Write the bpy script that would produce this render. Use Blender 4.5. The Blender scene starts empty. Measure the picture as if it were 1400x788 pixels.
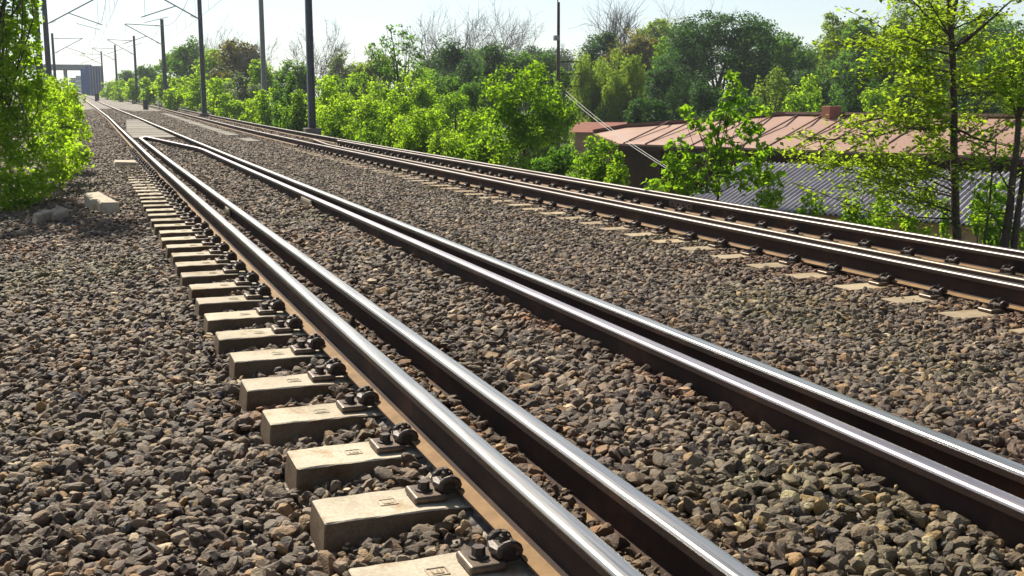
import bpy, bmesh, math, random
import numpy as np
from mathutils import Vector, Matrix

SC = bpy.context.scene
COL = SC.collection
rng = np.random.default_rng(11)
random.seed(5)

# ------------------------------------------------------------------ camera
FPX, HOR, YAW, CZ = 1526.0, 132.0, math.radians(20.88), 1.148
PITCH = math.atan((394 - HOR) / FPX)
FW = np.array([math.sin(YAW) * math.cos(PITCH), math.cos(YAW) * math.cos(PITCH), -math.sin(PITCH)])
RT = np.array([math.cos(YAW), -math.sin(YAW), 0.0])
UP = np.cross(RT, FW)
CAM = np.array([0, 0, CZ])

def at(px, py, Z):
    return CAM + FW * Z + RT * ((px - 700) / FPX * Z) - UP * ((py - 394) / FPX * Z)

def at_z(px, py, z):
    d = FW * FPX + RT * (px - 700) - UP * (py - 394)
    return CAM + d * ((z - CZ) / d[2])

cd = bpy.data.cameras.new('camera')
co = bpy.data.objects.new('camera', cd)
COL.objects.link(co)
co.location = CAM
co.rotation_euler = (math.pi / 2 - PITCH, 0, -YAW)
cd.sensor_width = 36
cd.lens = 36 * FPX / 1400
cd.clip_start = 0.05
cd.clip_end = 3000
SC.camera = co

# ------------------------------------------------------------------ materials
def nd(nt, t, **k):
    n = nt.nodes.new(t)
    for a, b in k.items():
        setattr(n, a, b)
    return n

def base_mat(name):
    m = bpy.data.materials.new(name)
    m.use_nodes = True
    nt = m.node_tree
    return m, nt, nt.nodes['Principled BSDF'], nt.nodes['Material Output']

def ramp(nt, stops, fac=None):
    r = nd(nt, 'ShaderNodeValToRGB')
    e = r.color_ramp.elements
    while len(e) < len(stops):
        e.new(0.5)
    for k, (p, c) in enumerate(stops):
        e[k].position = p
        e[k].color = (*c, 1)
    if fac is not None:
        nt.links.new(fac, r.inputs['Fac'])
    return r

def noise(nt, scale, detail=5, rough=.6, vec=None, coord='Object'):
    n = nd(nt, 'ShaderNodeTexNoise')
    n.inputs['Scale'].default_value = scale
    n.inputs['Detail'].default_value = detail
    n.inputs['Roughness'].default_value = rough
    if vec is None:
        vec = nd(nt, 'ShaderNodeTexCoord').outputs[coord]
    nt.links.new(vec, n.inputs['Vector'])
    return n

def bump(nt, bsdf, height, strength=.4, dist=.01):
    b = nd(nt, 'ShaderNodeBump')
    b.inputs['Strength'].default_value = strength
    b.inputs['Distance'].default_value = dist
    nt.links.new(height, b.inputs['Height'])
    nt.links.new(b.outputs['Normal'], bsdf.inputs['Normal'])

def noisy(name, stops, scale=6, rough=.8, metal=0, bs=.3, bd=.01, spec=.4, fine=60, coord='Object'):
    m, nt, p, o = base_mat(name)
    n = noise(nt, scale, 8, .65, coord=coord)
    r = ramp(nt, stops, n.outputs['Fac'])
    nt.links.new(r.outputs['Color'], p.inputs['Base Color'])
    p.inputs['Roughness'].default_value = rough
    p.inputs['Metallic'].default_value = metal
    p.inputs['Specular IOR Level'].default_value = spec
    if bs:
        n2 = noise(nt, fine, 4, .6, coord=coord)
        bump(nt, p, n2.outputs['Fac'], bs, bd)
    return m

def leaf_mat(name, cols, trans=.55, rough=.6, tcol=None, spec=.15):
    """leaf: diffuse+gloss on top, translucent below; colour varies leaf by leaf and slowly over the crown"""
    m, nt, p, o = base_mat(name)
    g = nd(nt, 'ShaderNodeNewGeometry')
    n = noise(nt, .9, 3, .6, coord='Object')
    mx = nd(nt, 'ShaderNodeMath', operation='MULTIPLY_ADD')
    mx.inputs[1].default_value = .55
    nt.links.new(g.outputs['Random Per Island'], mx.inputs[0])
    m2 = nd(nt, 'ShaderNodeMath', operation='MULTIPLY_ADD')
    m2.inputs[1].default_value = 1.0
    m2.inputs[2].default_value = -.28
    nt.links.new(n.outputs['Fac'], m2.inputs[0])
    nt.links.new(m2.outputs[0], mx.inputs[2])
    k = len(cols)
    r = ramp(nt, [(i / (k - 1), c) for i, c in enumerate(cols)], mx.outputs[0])
    nt.links.new(r.outputs['Color'], p.inputs['Base Color'])
    p.inputs['Roughness'].default_value = rough
    p.inputs['Specular IOR Level'].default_value = spec
    t = nd(nt, 'ShaderNodeBsdfTranslucent')
    hs = nd(nt, 'ShaderNodeMix', data_type='RGBA', blend_type='MULTIPLY')
    hs.inputs['Factor'].default_value = 1
    tc = tcol or (3.1, 2.7, 1.0)
    hs.inputs[7].default_value = (*tc, 1)
    nt.links.new(r.outputs['Color'], hs.inputs[6])
    nt.links.new(hs.outputs[2], t.inputs['Color'])
    mix = nd(nt, 'ShaderNodeMixShader')
    mix.inputs[0].default_value = trans
    nt.links.new(p.outputs[0], mix.inputs[1])
    nt.links.new(t.outputs[0], mix.inputs[2])
    nt.links.new(mix.outputs[0], o.inputs['Surface'])
    return m

M = {}
# rail steel: running surface polished, sides rusty brown
def steel(name, c0, c1, rough):
    m, nt, p, o = base_mat(name)
    tc = nd(nt, 'ShaderNodeTexCoord')
    mp = nd(nt, 'ShaderNodeMapping')
    mp.inputs['Scale'].default_value = (60, 1.2, 60)
    nt.links.new(tc.outputs['Object'], mp.inputs['Vector'])
    n = noise(nt, 1.0, 6, .65, vec=mp.outputs['Vector'])
    r = ramp(nt, [(.3, c0), (.7, c1)], n.outputs['Fac'])
    nt.links.new(r.outputs['Color'], p.inputs['Base Color'])
    p.inputs['Metallic'].default_value = 1
    rr = ramp(nt, [(.25, (rough * .75,) * 3), (.8, (rough * 1.35,) * 3)], n.outputs['Fac'])
    nt.links.new(rr.outputs['Color'], p.inputs['Roughness'])
    return m
M['rail_top'] = steel('polished rail steel', (.42, .38, .335), (.60, .55, .48), .28)
M['rail_top_guard'] = steel('guard rail steel', (.40, .34, .34), (.52, .45, .44), .34)
M['rail_top_dull'] = steel('dull rail steel', (.15, .13, .12), (.24, .205, .185), .42)
M['rail_top_worn'] = steel('rusty worn rail steel', (.11, .085, .07), (.18, .145, .12), .46)
M['rail_side'] = noisy('rusty rail side', [(.3, (.022, .013, .011)), (.55, (.042, .023, .016)), (.72, (.115, .052, .026))], 2.6, .85, 0, .5, .003, .25, 90)
M['rail_foot'] = noisy('rusty rail foot', [(.3, (.15, .085, .036)), (.7, (.29, .175, .078))], 9, .8, 0, .5, .003, .25, 90)
M['iron'] = noisy('dark iron', [(.3, (.030, .024, .022)), (.7, (.085, .062, .050))], 25, .5, .35, .5, .002, .4, 160)
M['iron_plate'] = noisy('iron plate', [(.3, (.07, .052, .040)), (.7, (.17, .125, .09))], 25, .42, .5, .5, .002, .4, 160)

def concrete(name, a, b, c):
    m, nt, p, o = base_mat(name)
    n1 = noise(nt, 3.5, 8, .7); n1.noise_dimensions = '4D'
    oi = nd(nt, 'ShaderNodeObjectInfo')
    mw = nd(nt, 'ShaderNodeMath', operation='MULTIPLY'); mw.inputs[1].default_value = 30
    nt.links.new(oi.outputs['Random'], mw.inputs[0]); nt.links.new(mw.outputs[0], n1.inputs['W'])
    ns = noise(nt, 5.5, 6, .75); ns.noise_dimensions = '4D'
    nt.links.new(mw.outputs[0], ns.inputs['W'])
    rs = ramp(nt, [(.52, (1, 1, 1)), (.64, (.74, .60, .46)), (.8, (.5, .36, .24))], ns.outputs['Fac'])
    ro_ = ramp(nt, [(0, (.80, .79, .77)), (1, (1.06, 1.05, 1.02))], oi.outputs['Random'])
    r1 = ramp(nt, [(.28, a), (.5, b), (.75, c)], n1.outputs['Fac'])
    for q_ in (rs, ro_):
        m_ = nd(nt, 'ShaderNodeMix', data_type='RGBA', blend_type='MULTIPLY'); m_.inputs['Factor'].default_value = 1
        nt.links.new(r1.outputs[2] if r1.bl_idname == 'ShaderNodeMix' else r1.outputs['Color'], m_.inputs[6]); nt.links.new(q_.outputs['Color'], m_.inputs[7])
        r1 = m_
    n2 = noise(nt, 70, 4, .7)
    r2 = ramp(nt, [(.3, (.72, .70, .68)), (.6, (1, 1, 1))], n2.outputs['Fac'])
    mx = nd(nt, 'ShaderNodeMix', data_type='RGBA', blend_type='MULTIPLY')
    mx.inputs['Factor'].default_value = 1
    nt.links.new(r1.outputs[2], mx.inputs[6]); nt.links.new(r2.outputs['Color'], mx.inputs[7])
    nt.links.new(mx.outputs[2], p.inputs['Base Color'])
    p.inputs['Roughness'].default_value = .9
    p.inputs['Specular IOR Level'].default_value = .2
    bump(nt, p, n2.outputs['Fac'], .45, .004)
    return m
M['sleeper'] = concrete('sleeper concrete', (.37, .32, .24), (.52, .465, .37), (.62, .57, .47))
M['concrete'] = concrete('grey concrete', (.17, .16, .145), (.25, .235, .21), (.32, .30, .27))
M['sleeper_old'] = concrete('old sleeper concrete', (.26, .205, .135), (.39, .32, .22), (.50, .425, .31))
M['soiled_shade'] = concrete('soiled sleeper concrete', (.07, .046, .028), (.125, .088, .056), (.21, .16, .11))  # brown dirt, darkened further so the sides' shade is painted into the colour
M['mark'] = concrete('mould mark concrete', (.34, .285, .20), (.45, .39, .295), (.54, .48, .38))

def stone_mat():
    m, nt, p, o = base_mat('crushed stone')
    oi = nd(nt, 'ShaderNodeObjectInfo')
    g = nd(nt, 'ShaderNodeNewGeometry')
    r = ramp(nt, [(0, (.034, .025, .020)), (.16, (.12, .095, .068)), (.30, (.045, .035, .031)), (.46, (.20, .158, .112)),
                  (.60, (.062, .045, .031)), (.72, (.125, .098, .078)), (.83, (.26, .170, .080)), (.92, (.042, .042, .054)), (1, (.42, .35, .24))], oi.outputs['Random'])
    # stain patches in the bed: rusty and mossy areas have a shape of their own
    n = noise(nt, .55, 4, .6, vec=g.outputs['Position'])
    r2 = ramp(nt, [(.28, (.92, 1.02, .74)), (.45, (1, 1, 1)), (.58, (1.0, .95, .92)), (.72, (1.25, .84, .66))], n.outputs['Fac'])
    mx = nd(nt, 'ShaderNodeMix', data_type='RGBA', blend_type='MULTIPLY')
    mx.inputs['Factor'].default_value = 1
    nt.links.new(r.outputs['Color'], mx.inputs[6]); nt.links.new(r2.outputs['Color'], mx.inputs[7])
    sx = nd(nt, 'ShaderNodeSeparateXYZ'); nt.links.new(g.outputs['Position'], sx.inputs[0])
    dv = nd(nt, 'ShaderNodeMath', operation='MULTIPLY_ADD'); dv.inputs[1].default_value = 1 / 8
    nj = nd(nt, 'ShaderNodeMath', operation='MULTIPLY_ADD'); nj.inputs[1].default_value = .06; nj.inputs[2].default_value = -.03
    nt.links.new(n.outputs['Fac'], nj.inputs[0])
    nt.links.new(sx.outputs['X'], dv.inputs[0]); nt.links.new(nj.outputs[0], dv.inputs[2])
    W_, B_ = (1, 1, 1), (.86, .66, .52)
    rr_ = ramp(nt, [(.8 / 8, W_), (1.25 / 8, B_), (1.45 / 8, B_), (1.85 / 8, W_), (2.2 / 8, W_), (2.5 / 8, B_), (2.75 / 8, B_), (3.15 / 8, W_), (5.3 / 8, W_), (5.9 / 8, B_), (7.7 / 8, B_)], dv.outputs[0])
    mr = nd(nt, 'ShaderNodeMix', data_type='RGBA', blend_type='MULTIPLY'); mr.inputs['Factor'].default_value = .8
    nt.links.new(mx.outputs[2], mr.inputs[6]); nt.links.new(rr_.outputs['Color'], mr.inputs[7])
    mx = mr
    n3 = noise(nt, 45, 5, .7, vec=g.outputs['Position'])
    r3 = ramp(nt, [(.3, (.72, .68, .63)), (.65, (1.42, 1.32, 1.18))], n3.outputs['Fac'])
    mx2 = nd(nt, 'ShaderNodeMix', data_type='RGBA', blend_type='MULTIPLY')
    mx2.inputs['Factor'].default_value = 1
    nt.links.new(mx.outputs[2], mx2.inputs[6]); nt.links.new(r3.outputs['Color'], mx2.inputs[7])
    nt.links.new(mx2.outputs[2], p.inputs['Base Color'])
    p.inputs['Roughness'].default_value = .72
    p.inputs['Specular IOR Level'].default_value = .4
    n4 = noise(nt, 130, 3, .6, vec=g.outputs['Position'])
    bump(nt, p, n4.outputs['Fac'], .8, .006)
    return m
M['stone'] = stone_mat()

def bed_mat():
    m, nt, p, o = base_mat('ballast bed')
    g = nd(nt, 'ShaderNodeNewGeometry')
    v = nd(nt, 'ShaderNodeTexVoronoi')
    v.inputs['Scale'].default_value = 17
    nt.links.new(g.outputs['Position'], v.inputs['Vector'])
    sp = nd(nt, 'ShaderNodeSeparateColor')
    nt.links.new(v.outputs['Color'], sp.inputs[0])
    r = ramp(nt, [(0, (.07, .06, .055)), (.4, (.15, .13, .115)), (.75, (.22, .19, .16)), (1, (.30, .26, .21))], sp.outputs[0])
    nt.links.new(r.outputs['Color'], p.inputs['Base Color'])
    p.inputs['Roughness'].default_value = .85
    inv = nd(nt, 'ShaderNodeMath', operation='SUBTRACT')
    inv.inputs[0].default_value = 1
    nt.links.new(v.outputs['Distance'], inv.inputs[1])
    bump(nt, p, inv.outputs[0], 1.0, .05)
    return m
M['bed'] = bed_mat()
M['earth'] = noisy('grassy earth', [(.25, (.035, .055, .012)), (.5, (.065, .10, .022)), (.7, (.12, .11, .05)), (.85, (.17, .13, .08))], .35, .95, 0, .8, .1, .2, 6, 'Object')
M['bark'] = noisy('bark', [(.3, (.035, .026, .020)), (.7, (.10, .078, .060))], 14, .9, 0, .8, .01, .2, 50)
M['bark_grey'] = noisy('grey bark', [(.3, (.10, .09, .085)), (.7, (.20, .185, .17))], 10, .9, 0, .6, .01, .2, 50)
M['mast'] = noisy('weathered mast steel', [(.3, (.045, .052, .070)), (.7, (.10, .11, .135))], 3, .55, .3, .2, .004, .5, 30)
M['mast_pale'] = noisy('pale mast concrete', [(.3, (.22, .22, .23)), (.7, (.34, .34, .34))], 3, .8, 0, .2, .004, .3, 30)
M['wire'] = noisy('overhead wire', [(.3, (.12, .12, .13)), (.7, (.22, .22, .23))], 5, .5, .6, 0)
M['insulator'] = noisy('brown glazed insulator', [(.3, (.09, .05, .035)), (.7, (.15, .09, .07))], 20, .25, 0, 0)
M['white_cable'] = noisy('pale cable', [(.3, (.26, .26, .26)), (.7, (.36, .36, .35))], 6, .6, 0, 0)
M['roof_pink'] = noisy('faded red sheet roof', [(.25, (.24, .132, .092)), (.5, (.315, .182, .130)), (.8, (.38, .235, .172))], .8, .55, .1, .15, .01, .5, 14)
M['roof_seam'] = noisy('rust roof seam', [(.3, (.09, .038, .024)), (.7, (.14, .062, .04))], 3, .7, 0, .2, .01)
M['roof_grey'] = noisy('fibre cement sheet', [(.25, (.21, .20, .225)), (.5, (.30, .285, .31)), (.8, (.38, .36, .38))], 1.2, .8, 0, .2, .01, .3, 20)
M['wall_dark'] = noisy('dark shed boards', [(.3, (.045, .022, .014)), (.7, (.085, .042, .028))], 2, .9, 0, .3, .02)
M['brick_red'] = noisy('red brick', [(.3, (.20, .07, .045)), (.7, (.30, .11, .075))], 3, .9, 0, .3, .02)
M['wall_salmon'] = noisy('salmon render', [(.3, (.40, .22, .15)), (.7, (.50, .30, .21))], 2, .9, 0, .2, .02)
M['bridge'] = noisy('bridge concrete', [(.3, (.24, .25, .27)), (.7, (.34, .35, .37))], .5, .85, 0, .2, .02, .3, 6)
M['bridge_blue'] = noisy('blue grey concrete', [(.3, (.05, .10, .25)), (.7, (.09, .16, .36))], .6, .7, 0, .2, .02, .3, 6)  # saturated blue base colour for the wall face and one pillar
M['building'] = noisy('pale render', [(.3, (.42, .45, .50)), (.7, (.55, .57, .60))], .4, .9, 0, 0)
M['window'] = noisy('dark glass', [(.3, (.05, .06, .08)), (.7, (.09, .11, .14))], .4, .2, 0, 0)
M['box_dark'] = noisy('dark lacquered steel', [(.3, (.03, .035, .045)), (.7, (.06, .065, .08))], 3, .5, .2, .1, .004)
M['wood'] = noisy('weathered pole wood', [(.3, (.06, .05, .045)), (.7, (.13, .11, .095))], 8, .9, 0, .4, .01)

LM = {
 'lime':   leaf_mat('lime leaves',   [(.055, .105, .012), (.095, .170, .016), (.135, .215, .022), (.17, .245, .028)], .72, tcol=(3.2, 3.0, 1.1)),
 'bright': leaf_mat('bright green leaves', [(.034, .082, .010), (.062, .135, .014), (.095, .182, .018), (.14, .22, .024)], .72),
 'mid':    leaf_mat('mid green leaves', [(.020, .062, .010), (.036, .098, .014), (.058, .135, .020), (.09, .165, .025)], .62),
 'dark':   leaf_mat('dark green leaves', [(.008, .030, .011), (.014, .050, .017), (.026, .078, .021), (.055, .12, .026)], .48),
 'silver': leaf_mat('silvery leaves', [(.06, .095, .045), (.10, .15, .075), (.15, .20, .11), (.20, .25, .15)], .45, tcol=(1.8, 1.8, 1.1)),
 'willow': leaf_mat('willow leaves', [(.052, .100, .022), (.080, .140, .030), (.105, .172, .038), (.14, .20, .046)], .62),
 'yellow': leaf_mat('yellow green leaves', [(.070, .112, .014), (.105, .158, .018), (.14, .195, .024), (.18, .225, .032)], .70, tcol=(2.8, 2.75, 1.0)),
 'russet': leaf_mat('russet leaves', [(.045, .055, .018), (.065, .075, .024), (.085, .090, .030), (.11, .11, .035)], .5),
}

# ------------------------------------------------------------------ mesh helpers
def np_mesh(name, V, faces, mats, mi=None, smooth=False):
    """faces: list of (n,k) int arrays"""
    me = bpy.data.meshes.new(name)
    V = np.asarray(V, dtype=np.float32)
    me.vertices.add(len(V)); me.vertices.foreach_set('co', V.ravel())
    tot = np.concatenate([np.full(len(f), f.shape[1]) for f in faces]).astype(np.int32)
    idx = np.concatenate([f.ravel() for f in faces]).astype(np.int32)
    st = np.concatenate([[0], np.cumsum(tot)[:-1]]).astype(np.int32)
    me.loops.add(len(idx)); me.loops.foreach_set('vertex_index', idx)
    me.polygons.add(len(tot)); me.polygons.foreach_set('loop_start', st); me.polygons.foreach_set('loop_total', tot)
    for m in (mats if isinstance(mats, (list, tuple)) else [mats]):
        me.materials.append(m)
    if mi is not None:
        me.polygons.foreach_set('material_index', np.asarray(mi, dtype=np.int32))
    if smooth:
        me.polygons.foreach_set('use_smooth', np.ones(len(tot), dtype=bool))
    me.update(calc_edges=True)
    return me

class MB:
    """collects simple solids, builds ONE mesh"""
    def __init__(s):
        s.bm = bmesh.new()
    def box(s, c, size, rot=None, bevel=0, seg=2):
        r = bmesh.ops.create_cube(s.bm, size=1)
        vs = r['verts']
        mat = Matrix.Translation(Vector(c)) @ (rot.to_4x4() if rot is not None else Matrix()) @ Matrix.Diagonal((*size, 1))
        bmesh.ops.transform(s.bm, matrix=mat, verts=vs)
        if bevel:
            es = {e for v in vs for e in v.link_edges}
            bmesh.ops.bevel(s.bm, geom=list(es), offset=bevel, segments=seg, affect='EDGES', profile=.5)
        return s
    def poly(s, pts, faces):
        vs = [s.bm.verts.new(tuple(p)) for p in pts]
        for f in faces:
            s.bm.faces.new([vs[i] for i in f])
        return s
    def cyl(s, a, b, r0, r1=None, n=8):
        return s.tube([a, b], [r0, r0 if r1 is None else r1], n)
    def tube(s, pts, radii, n=6, cap=True):
        pts = [Vector(p) for p in pts]
        if not hasattr(radii, '__len__'):
            radii = [radii] * len(pts)
        rings = []
        ref = None
        for i, p in enumerate(pts):
            d = (pts[min(i + 1, len(pts) - 1)] - pts[max(i - 1, 0)])
            d = d.normalized() if d.length > 1e-9 else Vector((0, 0, 1))
            if ref is None:
                ref = d.orthogonal().normalized()
            ref = (ref - d * ref.dot(d))
            ref = ref.normalized() if ref.length > 1e-6 else d.orthogonal().normalized()
            b = d.cross(ref)
            rings.append([s.bm.verts.new(p + (ref * math.cos(2 * math.pi * k / n) + b * math.sin(2 * math.pi * k / n)) * radii[i]) for k in range(n)])
        for i in range(len(rings) - 1):
            for k in range(n):
                s.bm.faces.new((rings[i][k], rings[i][(k + 1) % n], rings[i + 1][(k + 1) % n], rings[i + 1][k]))
        if cap:
            s.bm.faces.new(rings[0][::-1]); s.bm.faces.new(rings[-1])
        return s
    def build(s, name, mat, parent=None, smooth=False):
        bmesh.ops.recalc_face_normals(s.bm, faces=s.bm.faces[:])
        me = bpy.data.meshes.new(name)
        s.bm.to_mesh(me); s.bm.free()
        for m in (mat if isinstance(mat, (list, tuple)) else [mat]):
            me.materials.append(m)
        if smooth:
            for p in me.polygons:
                p.use_smooth = True
        return link(name, me, parent)

def link(name, me, parent=None):
    o = bpy.data.objects.new(name, me)
    COL.objects.link(o)
    if parent is not None:
        o.parent = parent
    return o

def tag(o, label=None, cat=None, group=None, kind=None):
    if label: o['label'] = label
    if cat: o['category'] = cat
    if group: o['group'] = group
    if kind: o['kind'] = kind
    return o

def empty(name, loc, label, cat, group=None, rz=0):
    o = bpy.data.objects.new(name, None)
    o.empty_display_size = .2
    COL.objects.link(o)
    o.location = tuple(float(v) for v in loc); o.rotation_euler = (0, 0, rz)
    return tag(o, label, cat, group)

def copy_tree(o, parent=None):
    c = o.copy(); COL.objects.link(c)
    if parent is not None:
        c.parent = parent
    for ch in list(o.children):
        copy_tree(ch, c)
    return c

ORD = ['nearest', 'second', 'third', 'fourth', 'fifth', 'sixth', 'seventh', 'eighth', 'ninth', 'tenth', 'eleventh', 'twelfth',
       'thirteenth', 'fourteenth', 'fifteenth', 'sixteenth', 'seventeenth', 'eighteenth', 'nineteenth', 'twentieth']

# ------------------------------------------------------------------ alignment of the two tracks and the lie of the land
def sm(y, ks):
    y = np.asarray(y, float)
    k = np.array(ks, float)
    acc = 0
    for d in (-.12, -.06, 0, .06, .12):
        acc = acc + np.interp(y * (1 + d), k[:, 0], k[:, 1])
    return acc / 5
def rise(y):
    return 0.00003 * np.maximum(0, np.asarray(y, float) - 45) ** 2 * (np.asarray(y) < 330) + (np.asarray(y) >= 330) * 2.43
def shL(y):
    return sm(y, [(0, 0), (22, .02), (43, .12), (66, .25), (80, .24), (120, .12), (200, -.5), (300, -2.6), (420, -6)])
def shR(y):
    return .12 * np.exp(-np.maximum(0, np.asarray(y, float) - 3) / 3.5) + sm(y, [(0, 0), (28, 0), (45, .2), (65, .65), (90, 1.15), (130, 1.6), (200, 1.4), (300, -.6), (420, -4)])
XA, XB, XC, XD = 1.183, 1.447, 2.452, 2.690
XE, XF, XG, XH = 5.930, 6.200, 7.190, 7.437
ZE, ZH = -.13, -.155

def ground(x, y):
    """height of the ballast / earth surface"""
    x = np.asarray(x, float); y = np.asarray(y, float)
    xl = x - shL(y); xr = x - shR(y)
    far = np.clip((y - 13) / 10, 0, 1)
    pl = [(-30, -1.2), (-6, -.62), (-2.2, -.46), (-.5, -.36), (.45, -.295), (.62, -.275), (.95, -.245), (1.10, -.19), (1.17, -.15), (1.30, -.118),
          (1.5, -.125), (1.70, -.115), (2.38, -.110), (2.55, -.125), (2.66, -.12), (2.78, -.108), (3.3, -.155), (4.2, -.30), (5.0, -.355)]
    kx, kz = zip(*pl)
    zl = np.interp(xl, kx, kz)
    # further along the gravel covers the sleeper ends
    zl = zl + np.where(xl < 1.1, far * np.interp(xl, [-1.5, .3, .9, 1.1], [0, .12, .10, 0]), 0)
    pr = [(4.4, -.33), (5.0, -.345), (5.7, -.325), (5.95, -.315), (6.12, -.335), (6.4, -.355), (7.1, -.36), (7.35, -.345), (7.6, -.33), (8.2, -.34), (8.9, -.5), (10, -1.15), (13, -2.9), (17, -4.6), (24, -5.0)]
    kx, kz = zip(*pr)
    zr = np.interp(xr, kx, kz)
    t = np.clip((x - 4.2) / .6, 0, 1)
    z = zl * (1 - t) + zr * t
    # embankment fades out further along the line (ground comes up to the track)
    up = np.clip((y - 45) / 70, 0, 1)
    emb = np.where(x > 8.9, np.minimum(0, -.5 - z), 0)
    z = np.where(x > 8.5, z * (1 - .72 * up) + (-.5) * .72 * up, z)
    return z + rise(y)

def surf(xs, ys, dz=0):
    X, Y = np.meshgrid(xs, ys)
    Z = ground(X, Y) + dz
    V = np.stack([X, Y, Z], -1).reshape(-1, 3)
    nx, ny = len(xs), len(ys)
    i = np.arange(nx * ny).reshape(ny, nx)
    F = np.stack([i[:-1, :-1], i[:-1, 1:], i[1:, 1:], i[1:, :-1]], -1).reshape(-1, 4)
    return V, F

ys = np.unique(np.concatenate([np.arange(-40, 60, 1.0), np.arange(60, 420, 4.0)]))
xs = np.unique(np.concatenate([np.arange(-6, 9.01, .06)]))
V, F = surf(xs, ys, -.035)
tag(link('ballast_bed', np_mesh('ballast_bed', V, [F], M['bed'], smooth=True)), kind='structure')
xs2 = np.unique(np.concatenate([np.linspace(-700, -40, 20), np.linspace(-40, -6, 12), np.linspace(-6, 30, 60), np.linspace(30, 80, 14), np.linspace(80, 900, 20)]))
ys2 = np.unique(np.concatenate([np.linspace(-120, -40, 6), np.linspace(-40, 120, 60), np.linspace(120, 420, 40), np.linspace(420, 1500, 14)]))
V, F = surf(xs2, ys2, -.12)
tag(link('ground', np_mesh('ground', V, [F], M['earth'], smooth=True)), kind='structure')

# ------------------------------------------------------------------ rails
def rail_profile():
    # half profile of a flat bottom rail, head top at z=0, right side, clockwise from top centre
    half = [(0, 0), (.020, -.0006), (.028, -.0025), (.0335, -.007), (.036, -.014), (.0362, -.036), (.026, -.043), (.011, -.049), (.0085, -.060),
            (.0085, -.120), (.011, -.136), (.030, -.150), (.070, -.159), (.075, -.162), (.075, -.172)]
    left = [(-x, z) for x, z in half[1:]]
    return half + left[::-1]
PROF = rail_profile()
def rail(xf, z0f, y0, y1, label, top, cat='rail', bend=None, ends=True):
    ysr = [y0]
    while ysr[-1] < y1 - 1e-6:
        y = ysr[-1]
        ysr.append(min(y1, y + (.5 if y < 60 else 2.0)))
    ysr = np.array(ysr)
    X = xf(ysr); Z = z0f(ysr)
    n = len(PROF)
    P = np.array(PROF)
    V = np.zeros((len(ysr), n, 3))
    V[:, :, 0] = X[:, None] + P[None, :, 0]
    V[:, :, 1] = ysr[:, None]
    V[:, :, 2] = Z[:, None] + P[None, :, 1]
    i = np.arange(len(ysr) * n).reshape(len(ysr), n)
    F = []; mi = []
    for k in range(n):
        k2 = (k + 1) % n
        q = np.stack([i[:-1, k], i[1:, k], i[1:, k2], i[:-1, k2]], -1)
        F.append(q)
        top_face = (k <= 3) or (k >= n - 4)
        zmid = (P[k, 1] + P[k2, 1]) / 2; foot = -.165 < zmid < -.145
        mi += [0 if top_face else (2 if foot else 1)] * len(q)
    F = [np.concatenate(F)]
    caps = np.array([i[0, ::-1], i[-1, :]])
    F.append(caps); mi += [1, 1]
    me = np_mesh('rail', V.reshape(-1, 3), F, [top, M['rail_side'], M['rail_foot']], mi)
    # the head is rounded: smooth only its top faces
    sm_ = np.array(mi) == 0
    me.polygons.foreach_set('use_smooth', sm_)
    return me
def add_rail(name, x, sh, z, y0, y1, label, group, top, cat, extra=None):
    xf = (lambda y: x + sh(y) + (extra(y) if extra else 0))
    me = rail(xf, lambda y: z + rise(y), y0, y1, label, top)
    return tag(link(name, me), label, cat, group)
R = {}
R['A'] = add_rail('railway_rail', XA, shL, 0, -4, 330, 'shiny running rail nearest the bare sleeper ends, in the foreground track', 'running rails', M['rail_top'], 'rail')
R['D'] = add_rail('railway_rail', XD, shL, 0, -4, 330, 'shiny running rail of the foreground track, on its side towards the far track', 'running rails', M['rail_top'], 'rail')
R['E'] = add_rail('railway_rail', XE, shR, ZE, -4, 330, 'running rail of the far track, just behind its row of flush sleeper ends', 'running rails', M['rail_top_dull'], 'rail')
R['H'] = add_rail('railway_rail', XH, shR, ZH, -4, 330, 'hindmost running rail, against the bushes and the shed roofs', 'running rails', M['rail_top_dull'], 'rail')
YV = 33.5
R['B'] = add_rail('guard_rail', XB, shL, 0, -4, YV, 'shiny guard rail inside the nearest running rail, starting from the pointed nose', 'guard rails', M['rail_top'], 'rail')
# the far guard rail turns in towards the nose of the V
def turn(y):
    return np.interp(y, [25.5, 26.5, 34.6], [0, -.03, -.80])
R['C'] = add_rail('guard_rail', XC, shL, 0, -4, 34.6, 'guard rail that bends in to the pointed nose, inside the foreground track', 'guard rails', M['rail_top_guard'], 'rail', turn)
YW = 34.5
R['F'] = add_rail('guard_rail', XF, shR, ZE - .006, -4, YW, 'brownish guard rail close behind the front running rail of the far track', 'guard rails', M['rail_top_worn'], 'rail',
                  lambda y: np.interp(y, [29.5, 30.5, YW], [0, .02, .34]))
R['G'] = add_rail('guard_rail', XG, shR, ZH - .004, -4, YW - .5, 'guard rail close in front of the hindmost running rail', 'guard rails', M['rail_top_dull'], 'rail')
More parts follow.
